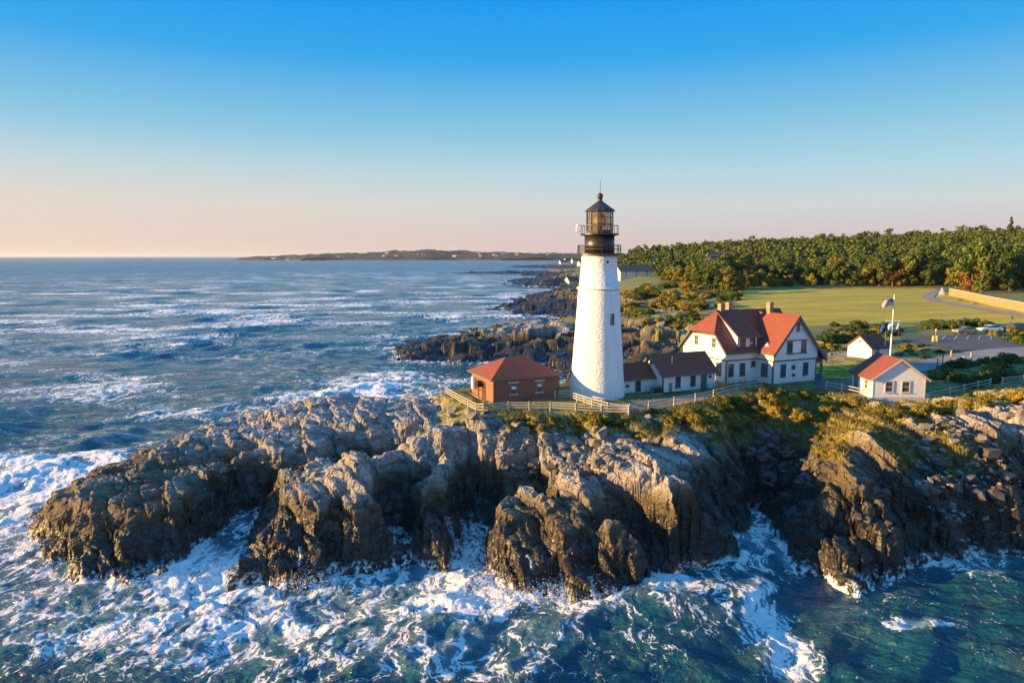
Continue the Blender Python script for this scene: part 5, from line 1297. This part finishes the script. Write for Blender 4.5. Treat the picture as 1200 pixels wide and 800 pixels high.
q.link(c, b.inputs['Base Color']); b.inputs['Roughness'].default_value = .85; q.link(q.bump(n2, .6, .05), b.inputs['Normal'])
M['boulder_shaded'] = m.copy(); M['boulder_shaded'].name = 'boulder_shaded'  # darker copy: shade of the low and right-hand rocks put into its colour
for n_ in M['boulder_shaded'].node_tree.nodes:
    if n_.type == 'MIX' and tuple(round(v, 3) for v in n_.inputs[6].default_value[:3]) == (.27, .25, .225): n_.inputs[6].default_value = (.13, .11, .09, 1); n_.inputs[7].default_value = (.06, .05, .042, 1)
rg = np.random.default_rng(55); SM = []
for i in range(7):
    me = stone_mesh('boulder', rg, 1, rg.uniform(.65, .95), rg.uniform(.5, .8), .018); me.materials.append(M['boulder']); SM.append(me)
def boulders(poly, n, s0, s1, label, group):
    cx0 = min(p[0] for p in poly); cx1 = max(p[0] for p in poly); dark = label.startswith('dark')
    xs = [p[0] for p in poly]; ys = [p[1] for p in poly]; k = 0
    for _ in range(n*30):
        if k >= n: break
        px = tr.uniform(min(xs), max(xs)); py = tr.uniform(min(ys), max(ys))
        if not inpoly(np.array([px]), np.array([py]), poly)[0]: continue
        h = ray(px, py)
        if h is None or h[0] is None or h[1].z < .35 or h[0].z < .5: continue
        s = tr.uniform(s0, s1)**1; o = bpy.data.objects.new('boulder', SM[tr.integers(0, 7)]); COL.objects.link(o)
        if dark: o.material_slots[0].link = 'OBJECT'; o.material_slots[0].material = M['boulder_shaded']
        o.location = h[0]+Vector((0, 0, s*.12)); o.scale = (s, s, s*tr.uniform(.8, 1.1)); o.rotation_euler = (tr.normal()*.25, tr.normal()*.25, tr.uniform(0, 6.28)); tag(o, ('large ' if s > s0+.66*(s1-s0) else 'small ' if s < s0+.33*(s1-s0) else 'mid sized ')+label+(', left part' if px < cx0+(cx1-cx0)/3 else ', right part' if px > cx1-(cx1-cx0)/3 else ', middle part'), 'boulder', group); k += 1
boulders([(600,500),(720,505),(740,530),(690,548),(640,545),(560,530),(560,510)], 46, .6, 1.9, 'angular grey boulder on the rubble slope below the brick building', 'boulders on the rubble slope')
boulders([(560,538),(720,545),(700,565),(600,560)], 24, .6, 1.5, 'dark boulder at the foot of the rubble slope', 'boulders at the foot of the rubble')
boulders([(880,500),(940,505),(950,560),(900,560),(870,530)], 26, .7, 1.8, 'dark boulder in the shaded cove of the right cliff', 'boulders in the shaded cove')
boulders([(1060,540),(1200,520),(1200,630),(1130,635),(1080,610)], 24, .6, 2.4, 'dark boulder strewn on the right hand cliff foot', 'boulders at the right cliff foot')
boulders([(1040,490),(1200,475),(1200,520),(1080,530)], 34, .6, 1.7, 'grey boulder high on the right hand cliff', 'boulders high on the right cliff')
boulders([(1000,560),(1060,560),(1060,640),(960,600)], 18, .6, 1.5, 'dark boulder on the pillar like rocks right of the gully', 'boulders by the pillar rocks')
boulders([(180,520),(420,480),(480,480),(380,560),(250,590)], 22, .5, 1.5, 'loose block lying on the long left rock ledge', 'loose blocks on the left ledge')
boulders([(520,475),(600,485),(600,500),(540,510)], 14, .8, 2.0, 'pale sunlit boulder beside the left end of the white fence', 'boulders by the fence end')
boulders([(740,490),(860,492),(860,520),(780,530)], 20, .5, 1.4, 'grey boulder in the grass below the cliff top shrubs', 'boulders in the cliff grass')
def scree(poly, n, s0, s1, name, label):
    Vs = []; Fs = []; b0 = 0; rg = np.random.default_rng(len(poly)*7+n)
    pro = []
    for i in range(8):
        me = stone_mesh('t', rg, 1, rg.uniform(.6, .9), rg.uniform(.4, .7), 0); pro.append((np.array([v.co[:] for v in me.vertices]), [tuple(p.vertices) for p in me.polygons])); bpy.data.meshes.remove(me)
    xs = [p[0] for p in poly]; ys = [p[1] for p in poly]; k = 0; allf = []
    while k < n:
        px = rg.uniform(min(xs), max(xs)); py = rg.uniform(min(ys), max(ys))
        if not inpoly(np.array([px]), np.array([py]), poly)[0]: k += .2; continue
        h = ray(px, py); k += 1
        if h is None or h[0] is None or h[1].z < .4: continue
        V, F = pro[rg.integers(0, 8)]; s = s0*(s1/s0)**rg.uniform(0, 1); a = rg.uniform(0, 6.28); cc, ss = math.cos(a), math.sin(a)
        W_ = V*s; W_ = np.stack([W_[:, 0]*cc-W_[:, 1]*ss, W_[:, 0]*ss+W_[:, 1]*cc, W_[:, 2]+rg.normal()*.2*W_[:, 0]], 1)+np.array(h[0])+[0, 0, s*.1]
        Vs.append(W_); allf += [tuple(i+b0 for i in f) for f in F]; b0 += len(V)
    mt = M['boulder_shaded'] if label.startswith('dark') else M['boulder']
    V = np.vstack(Vs); F = np.array(allf); tag(np_mesh(name, V, F, mt), label, kind='stuff', cat='stones')
scree([(590,492),(700,500),(760,520),(735,545),(700,552),(640,552),(575,545),(565,515)], 2600, .18, .7, 'scree', 'loose grey stones covering the rubble slope below the fence')
scree([(860,490),(960,500),(960,570),(900,570),(850,530)], 900, .2, .8, 'scree', 'dark loose stones in the shaded cove')
scree([(1050,500),(1200,480),(1200,632),(1130,638),(1080,600)], 700, .15, .8, 'scree', 'loose stones over the right hand cliff and its foot')
# ------------------------------------------------------------------ streams running off the rocks, spray
m, nt, b = newmat('running_water'); q = NT(nt); M['stream'] = m
pos = q.n('ShaderNodeNewGeometry').outputs['Position']; b.inputs['Base Color'].default_value = (.62, .74, .82, 1); b.inputs['Roughness'].default_value = .35
al = q.mr(q.noise(q.mapping(pos, (5, 5, 1.2)), 2.2, 4, .7), .45, .66); q.link(al, b.inputs['Alpha'])
def stream(pts, w):
    w *= .7
    P = []
    dense = samp([(px, py, 0) for px, py in pts], max(8, len(pts)*7))
    for v in dense:
        h = ray(v.x+tr.normal()*.5, v.y)
        if h is None or h[0] is None: continue
        P.append(h[0]+Vector((0, -.16, .12)))
    if len(P) < 3: return
    V = []; F = []
    for i, p in enumerate(P):
        ww = w*(.6+.8*tr.random())
        for j in range(5): t = j/4-.5; V.append(p+Vector((t*ww, -.10*(1-abs(t)*2), .05*(1-abs(t)*2))))
        if i:
            for j in range(4): F.append(((i-1)*5+j, (i-1)*5+j+1, i*5+j+1, i*5+j))
    tag(np_mesh('water_stream', V, F, M['stream'], smooth=True), kind='structure')
for pts, w in (([(306,594),(290,602),(272,614),(263,632),(262,645)], .7), ([(516,603),(534,606),(550,612),(566,625)], .55), ([(524,606),(528,622),(534,640),(530,652)], .9), ([(541,610),(546,626),(545,645)], .8),
               ([(460,617),(463,628),(462,638)], .3), ([(618,650),(623,658),(624,668)], .5), ([(657,672),(659,684),(661,698)], .5), ([(690,675),(694,690),(698,704)], .7), ([(893,588),(886,596),(884,606)], 1.2), ([(352,640),(354,652),(350,664)], .4)):
    stream(pts, w)
m, nt, b = newmat('spray'); b.inputs['Base Color'].default_value = (.9, .92, .94, 1); b.inputs['Roughness'].default_value = .6; M['spray'] = m
def spray(spots):
    rg = np.random.default_rng(3); T = np.array([(1, 0, -.7), (-1, 0, -.7), (0, 1, .7), (0, -1, .7)]); C_ = []; Sz = []
    for px, py, n, r, h in spots:
        x, y, _ = at(px, py, 0.2); p = rg.normal(size=(n, 3))*[r, r*.7, 0]; z = np.abs(rg.exponential(h, n))*np.exp(-(p[:, 0]/r)**2*.4); C_.append(np.stack([x+p[:, 0], y+p[:, 1], .2+z], 1)); Sz.append(.032*rg.uniform(.3, 1.3, n)/(1+z*.4))
    C_ = np.vstack(C_); Sz = np.concatenate(Sz); n = len(C_)
    R_ = rg.normal(size=(n, 3, 3)); R_ = np.linalg.qr(R_)[0]
    V = (np.einsum('nij,kj->nki', R_, T)*Sz[:, None, None]+C_[:, None]).reshape(-1, 3); F = (np.arange(n)[:, None, None]*4+np.array([(0, 2, 1), (0, 1, 3), (0, 3, 2), (1, 2, 3)])[None]).reshape(-1, 3)
    tag(np_mesh('sea_spray', V, F, M['spray']), 'white droplets of spray thrown up where waves break on the rocks', kind='stuff', cat='spray')
spray([(30,625,500,1.4,.35),(255,660,700,1.5,.4),(360,682,800,1.2,.5),(455,645,700,1.2,.6),(560,645,900,1.2,.5),(575,690,1500,1.8,.6),(640,702,1200,1.8,.45),(700,700,900,1.5,.45),(745,660,900,1.6,.6),(800,655,600,1.5,.4),(840,645,500,1.5,.4),(886,625,300,1.2,.3),(190,680,500,2,.3),(305,668,700,1.2,.4)])

# ------------------------------------------------------------------ cars, posts, signs, retaining wall
def car(paint, label, p, rz, suv=False):
    m_ = bpy.data.materials.get('car_paint_'+paint[0]) or simple('car_paint_'+paint[0], paint[1], .3, .25, var=.05, spec=.6)
    root = empty('parked_car', p, rz, label, 'car', 'cars in the parking lot')
    hh = 1.72 if suv else 1.44; Lh = 2.35
    if suv: body = [(-Lh,.35),(-Lh,.95),(-2.2,1.08),(-1.2,1.12),(2.25,1.1),(Lh,.9),(Lh,.35)]; roof = [(-1.25,1.1),(-.55,hh),(1.7,hh-.02),(2.2,1.1)]
    else: body = [(-Lh,.35),(-Lh,.72),(-2.15,.86),(-1.15,.95),(1.5,.98),(2.2,.93),(Lh,.8),(Lh,.35)]; roof = [(-1.2,.93),(-.35,hh),(.75,hh),(1.65,.95)]
    bm = bmesh.new()
    def ext(pr, w0, w1, zt):
        lo = [bm.verts.new((x, -w0 if z < zt else -w1, z)) for x, z in pr]; hi = [bm.verts.new((x, w0 if z < zt else w1, z)) for x, z in pr]
        bm.faces.new(lo); bm.faces.new(hi[::-1]); n = len(pr)
        for i in range(n): bm.faces.new((lo[i], hi[i], hi[(i+1) % n], lo[(i+1) % n]))
    ext(body, .9, .84, .9); bmesh.ops.bevel(bm, geom=bm.edges[:], offset=.06, segments=2, affect='EDGES')
    bmesh.ops.recalc_face_normals(bm, faces=bm.faces); me = bpy.data.meshes.new('body'); bm.to_mesh(me); bm.free(); me.materials.append(m_)
    o = bpy.data.objects.new('body', me); COL.objects.link(o); o.parent = root
    g = MB(); v = []
    for (x, z) in roof: v.append((x, -(.80 if z < 1.2 else .66), z))
    w_ = [(x, -y, z) for x, y, z in v]; g.add(v+w_, [(0,1,2,3),(7,6,5,4),(0,4,5,1),(1,5,6,2),(2,6,7,3),(3,7,4,0)]); g.build('windows', M['glass'], root)
    MB().prism([(roof[1][0]-.05, -.67, hh), (roof[2][0]+.05, -.67, hh-(.02 if suv else 0)), (roof[2][0]+.05, .67, hh-(.02 if suv else 0)), (roof[1][0]-.05, .67, hh)], (0, 0, .05)).build('roof', m_, root)
    for x in (-1.45, 1.42):
        for y in (-.84, .84):
            s_ = 1 if y > 0 else -1; o = MB().tube((x, y-.11*s_, .33), (x, y+.08*s_, .33), .34, n=18).build('wheel', M['tyre'], root); MB().tube((x, y+.081*s_, .33), (x, y+.09*s_, .33), .21, n=12).build('rim', M['rim'], o)
    for y in (-.66, .66):
        MB().box(-Lh-.02, -Lh+.1, y-.17, y+.17, .62, .76).build('headlight', M['white_paint'], root); MB().box(Lh-.1, Lh+.02, y-.17, y+.17, .68, .82).build('tail_light', M['tail'], root)
M['tail'] = simple('tail_lamp_red', (.35, .01, .01), .3)
p = surf(1131, 391.5, 11); car(('tan', (.30, .24, .15)), 'tan gold sedan parked leftmost in the row of cars', p+Vector((0, 0, .12)), .1)
p = surf(1160, 389.5, 11); car(('white', (.75, .75, .75)), 'white sedan parked beside the tan sedan', p+Vector((0, 0, .12)), .1)
p = surf(1188, 388.5, 11); car(('grey', (.10, .11, .13)), 'dark grey hatchback parked right of the white sedan', p+Vector((0, 0, .12)), .1, True)
p = surf(1209, 387, 11); car(('silver', (.55, .57, .6)), 'silver van like car cut by the right edge of the photo', p+Vector((0, 0, .12)), .1, True)
def post(px, py, h, w, mat, label, cat='bollard', name='bollard', group=None, cap=None, panel=None):
    p = surf(px, py, 10.5); r_ = empty(name, p, 0, label, cat, group); MB().tube((0, 0, -.2), (0, 0, h), w/2, w/2, 8).build('post', M[mat], r_)
    if cap: MB().lathe([(w*.5, h), (w*.9, h+.05), (w*.9, h+.25), (w*.3, h+.4)], 10).build('lamp_head', M[cap], r_)
    if panel: MB().box(-panel[0]/2, panel[0]/2, -.08, -.03, h-panel[1], h).build('panel', M[panel[2]], r_)
for px, lb in ((1093.5, 'yellow bollard, left of the pair at the parking entrance'), (1097.5, 'yellow bollard, right of the pair at the parking entrance')): post(px, 400.5, 1.15, .5, 'yellow', lb, group='yellow bollards')
post(1096, 399, 1.9, .14, 'greymetal', 'grey lamp post behind the yellow bollards', 'lamp', 'lamp_post', cap='white_paint')
for px, py, hh, lb in ((1078,391,2.6,'leftmost blue topped sign post at the lot'), (1102.5,390,2.8,'second blue topped sign post by the hedge'), (1115,390.5,3.0,'third blue topped sign post, beside the tan sedan'), (1129,388,3.0,'blue topped sign post behind the tan sedan'), (1185,384,2.6,'blue topped sign post behind the dark grey hatchback')):
    post(px, py, hh, .12, 'rail', lb, 'sign', 'sign_post', 'blue parking signs', panel=(.5, .5, 'blue'))
post(1137.5, 424, 1.6, .3, 'wood', 'stout wooden post beside the gravel road', 'post', 'wooden_post')
post(1114.5, 418, 1.1, .3, 'wood', 'short pale wooden post at the corner of the small green', 'post', 'wooden_post')
post(1098, 433, 1.7, .14, 'iron', 'thin dark lamp post with a white head below the gravel road', 'lamp', 'lamp_post', cap='white_paint')
post(1104, 432, 1.8, .14, 'iron', 'thin dark lamp post with a dark head below the gravel road', 'lamp', 'lamp_post', cap='iron')
tb = surf(1118, 431); t = empty('bench', tb, .2, 'small dark bench near the gravel road', 'bench'); MB().box(-.9, .9, -.25, .25, .42, .5).build('seat', M['iron'], t)
for x in (-.75, .75): MB().box(x-.05, x+.05, -.2, .2, -.1, .42).build('leg', M['iron'], t)
for px, py, s, lb in ((1080,411,1.2,'pale block of stone in the small green'), (1053,416,1.4,'pale upright stone block beside the flagpole')):
    p = surf(px, py); o = bpy.data.objects.new('stone_block', SM[2]); COL.objects.link(o); o.location = p+Vector((0, 0, .3)); o.scale = (s*1.4, s, s); tag(o, lb, 'stone')
# barrier triangle and the small trestle
p = surf(1103.5, 345.5, 13); t = empty('tent_sign', p, 0, 'small white triangular sign board at the bend of the lawn path', 'sign'); MB().prism([(-1.1, -.1, 0), (1.1, -.1, 0), (0, -.1, 2.6)], (0, .15, 0)).build('board', M['white_paint'], t); MB().bar((0, .06, 2.2), (0, .9, 0), .1).build('strut', M['white_paint'], t)
p = surf(1137, 423); t = empty('road_barrier', surf(1141, 423.5), .1, 'white trestle barrier standing across the gravel road', 'barrier'); MB().box(-2.0, 2.0, -.05, .05, .75, .9).build('rail', M['white_paint'], t)
for x in (-1.7, 1.7): MB().bar((x-.4, -.2, 0), (x, 0, .85), .1).bar((x+.4, -.2, 0), (x, 0, .85), .1).build('leg', M['white_paint'], t)
# picnic-like stone blocks on the lawn verge
for px, py in ((1125,352.5),(1143,356.5)):
    p = surf(px, py, 13); o = bpy.data.objects.new('stone_block', SM[4]); COL.objects.link(o); o.location = p+Vector((0, 0, .4)); o.scale = (3, 1.6, 1.2); tag(o, 'low pale stone block on the grass by the retaining wall', 'stone', 'stone blocks by the wall')
M['wallstone'] = brickmat('golden_stone', (0.36, 0.27, 0.13), (0.30, 0.22, 0.11), (0.20, 0.16, 0.10), .22)
cw = samp([surf(*q_) for q_ in ((1112,346),(1130,350),(1150,355),(1175,360.5),(1200,366),(1250,376))], 30)
wl = MB()
for a, b_ in zip(cw, cw[1:]):
    wl.prism([a+Vector((0, 0, -1)), b_+Vector((0, 0, -1)), b_+Vector((0, 0, 2.3)), a+Vector((0, 0, 2.3))], (.3, .6, 0))
rw = empty('retaining_wall', (0, 0, 0), 0, 'long low golden stone retaining wall right of the lawn', 'wall'); wl.build('masonry', M['wallstone'], rw)
cp = MB()
for a, b_ in zip(cw, cw[1:]): cp.prism([a+Vector((-.05, -.12, 2.3)), b_+Vector((-.05, -.12, 2.3)), b_+Vector((-.05, -.12, 2.45)), a+Vector((-.05, -.12, 2.45))], (.42, .85, 0))
cp.build('coping', M['pale_stone'], rw)

# ------------------------------------------------------------------ more houses
M['cream'] = simple('cream_paint', (.70, .62, .45), .7); M['tan_wall'] = simple('tan_wall', (.42, .34, .24), .8)
def house(p, w, l, h, rh, rz, wall, roof, label, win=(2, 3), group=None, chim=False):
    """w = gable side width (left wall), l = length along +x"""
    r_ = empty('house', p, rz, label, 'house', group)
    MB().prism([(0, 0, -2), (0, w, -2), (0, w, h), (0, w/2, h+rh), (0, 0, h)], (l, 0, 0)).build('wall', M[wall], r_)
    g = MB(); e = .04*w+.2; k = rh/(w/2); t_ = .2
    for s_ in (0, 1):
        y0 = -e if s_ == 0 else w+e; pl = [(-e, y0, h-e*k+.05), (l+e, y0, h-e*k+.05), (l+e, w/2, h+rh+.08), (-e, w/2, h+rh+.08)]
        a, d = roof_slab(pl, t_); g.prism(a, d)
    g.build('roof', M[roof], r_)
    for i in range(win[1]):
        for z in ((h*.3,) if h < 4 else (h*.14, h*.6)): window(r_, l*(i+.5)/win[1], 0, z, min(1.2, l/win[1]*.45), min(1.6, h*.3), 0, 'white_paint')
    for i in range(win[0]):
        for z in ((h*.3,) if h < 4 else (h*.14, h*.6)): window(r_, 0, w*(i+.5)/win[0], z, min(1.2, w/win[0]*.45), min(1.6, h*.3), -math.pi/2, 'white_paint')
    if chim: chimney(r_, l*.4, w*.55, h+rh*.5, h+rh+1.4, 1.1, 1.1)
    return r_
def hz_at(px, d): 
    x, y, _ = byY(px, d, 12); return Vector((x, y, G(x, y)))
house(hz_at(727, 440)+Vector((0, 0, 2.6)), 11, 22, 4.6, 3.4, R(14), 'cream', 'roof_grey', 'cream gabled house with long dark grey roof just right of the lantern')
house(hz_at(757, 560), 9, 11, 5.5, 3.4, R(20), 'clapboard', 'roof_grey', 'white two storey house on the wooded slope above the cream house', chim=True)
house(hz_at(832, 455)+Vector((0, 0, 3.5)), 10, 17, 4.5, 3.2, R(5), 'tan_wall', 'roof_brown', 'tan house with wide brown roof half hidden in the trees', chim=True)
house(hz_at(856, 465)+Vector((0, 0, 4)), 8, 11, 4.5, 3.2, R(-14), 'tan_wall', 'roof_brown', 'smaller brown roofed house right of the wide tan house', chim=True)
house(hz_at(667, 620), 9, 10, 5, 3.5, R(24), 'cream', 'roof_brown', 'beige shore house peeping out left of the tower')
hh_ = np.random.default_rng(8)
for px, d, w, l in ((657,1560,12,16),(664,1600,14,20),(671,1580,12,18),(680,1500,11,14)):
    house(hz_at(px, d), w, l, 6, 5, R(hh_.uniform(0, 40)), 'clapboard', 'roof_grey', 'small pale house on the low wooded point left of the lantern', (1, 2), 'houses on the low point')

# ------------------------------------------------------------------ far headland across the bay
m, nt, b = newmat('far_woods'); q = NT(nt); pos = q.n('ShaderNodeNewGeometry').outputs['Position']; z_ = q.n('ShaderNodeSeparateXYZ', {0: pos}).outputs[2]
c = q.mix(q.mr(q.noise(pos, .03, 5, .7), .35, .65), (.005, .013, .013), (.010, .018, .013)); c = q.mix(q.mr(z_, 5, 1), c, (.12, .10, .08)); q.link(c, b.inputs['Base Color']); b.inputs['Roughness'].default_value = .95; M['far_woods'] = m
pxs = np.linspace(262, 720, 420); ds = np.linspace(4350, 5600, 46); PX, DD = np.meshgrid(pxs, ds); XX = (PX-600)/800*(DD*CP+3); YY = DD
top = np.interp(PX, [262, 275, 300, 340, 400, 450, 510, 560, 600, 640, 720], [-8, 8, 22, 34, 46, 54, 66, 60, 50, 44, 44])
prof = np.sin(np.clip((DD-4350-120*vnoise(PX*.03, PX*0+1.0, s=500))/1250, 0, 1)*math.pi)**.45
ZZ = 1.2*top*prof*(.82+.25*fbm(PX*.05, DD*.004, o=3, s=501))+7*np.abs(fbm(XX*.02, YY*.02, o=4, s=502))*(top > 10)*prof*1.5-3
idx = np.arange(ZZ.size).reshape(ZZ.shape); F = np.stack([idx[:-1, :-1].ravel(), idx[:-1, 1:].ravel(), idx[1:, 1:].ravel(), idx[1:, :-1].ravel()], 1)
hd = np_mesh('hills', np.stack([XX.ravel(), YY.ravel(), ZZ.ravel()], 1), F, M['far_woods']); tag(hd, kind='structure')
hb_ = _bvh(hd); k = 0
for px, up in ((318,.1),(335,.1),(395,.12),(448,.1),(452,.3),(462,.1),(488,.12),(495,.1),(530,.15),(561,.1),(577,.15),(580,.1),(588,.25),(604,.1),(560,.28),(640,.2)):
    d = 4350+1250*up; x = (px-600)/800*(d*CP+3); h = hb_.ray_cast(Vector((x, d, 500)), Vector((0, 0, -1)))
    if h[0] is None: continue
    s = .7+hh_.uniform(-.2, .3); r_ = empty('house', (x, d, h[0].z-1), R(hh_.uniform(-20, 30)), 'tiny pale house on the far wooded headland across the bay', 'house', 'tiny houses on the far headland')
    w, l, e = 16*s, 26*s, 9; MB().prism([(0, 0, -3), (0, w, -3), (0, w, e), (0, w/2, e+7), (0, 0, e)], (l, 0, 0)).build('wall', M['cream' if k % 2 else 'clapboard'], r_)
    MB().prism([(-1, -1, e-.6), (l+1, -1, e-.6), (l+1, w/2, e+7.6), (-1, w/2, e+7.6)], (0, 0, .8)).build('roof', M['roof_grey'], r_); k += 1

# ------------------------------------------------------------------ air
hz_m = bpy.data.materials.new('haze'); hz_m.use_nodes = True; nt = hz_m.node_tree; nt.nodes.clear(); o_ = nt.nodes.new('ShaderNodeOutputMaterial'); v_ = nt.nodes.new('ShaderNodeVolumePrincipled')
v_.inputs['Color'].default_value = (.80, .86, .95, 1); v_.inputs['Density'].default_value = 0.000028; v_.inputs['Anisotropy'].default_value = 0.2; nt.links.new(v_.outputs[0], o_.inputs['Volume'])
HAZE = MB().box(-26000, 26000, -900, 26000, -14, 100).build('haze', hz_m); tag(HAZE, kind='stuff')
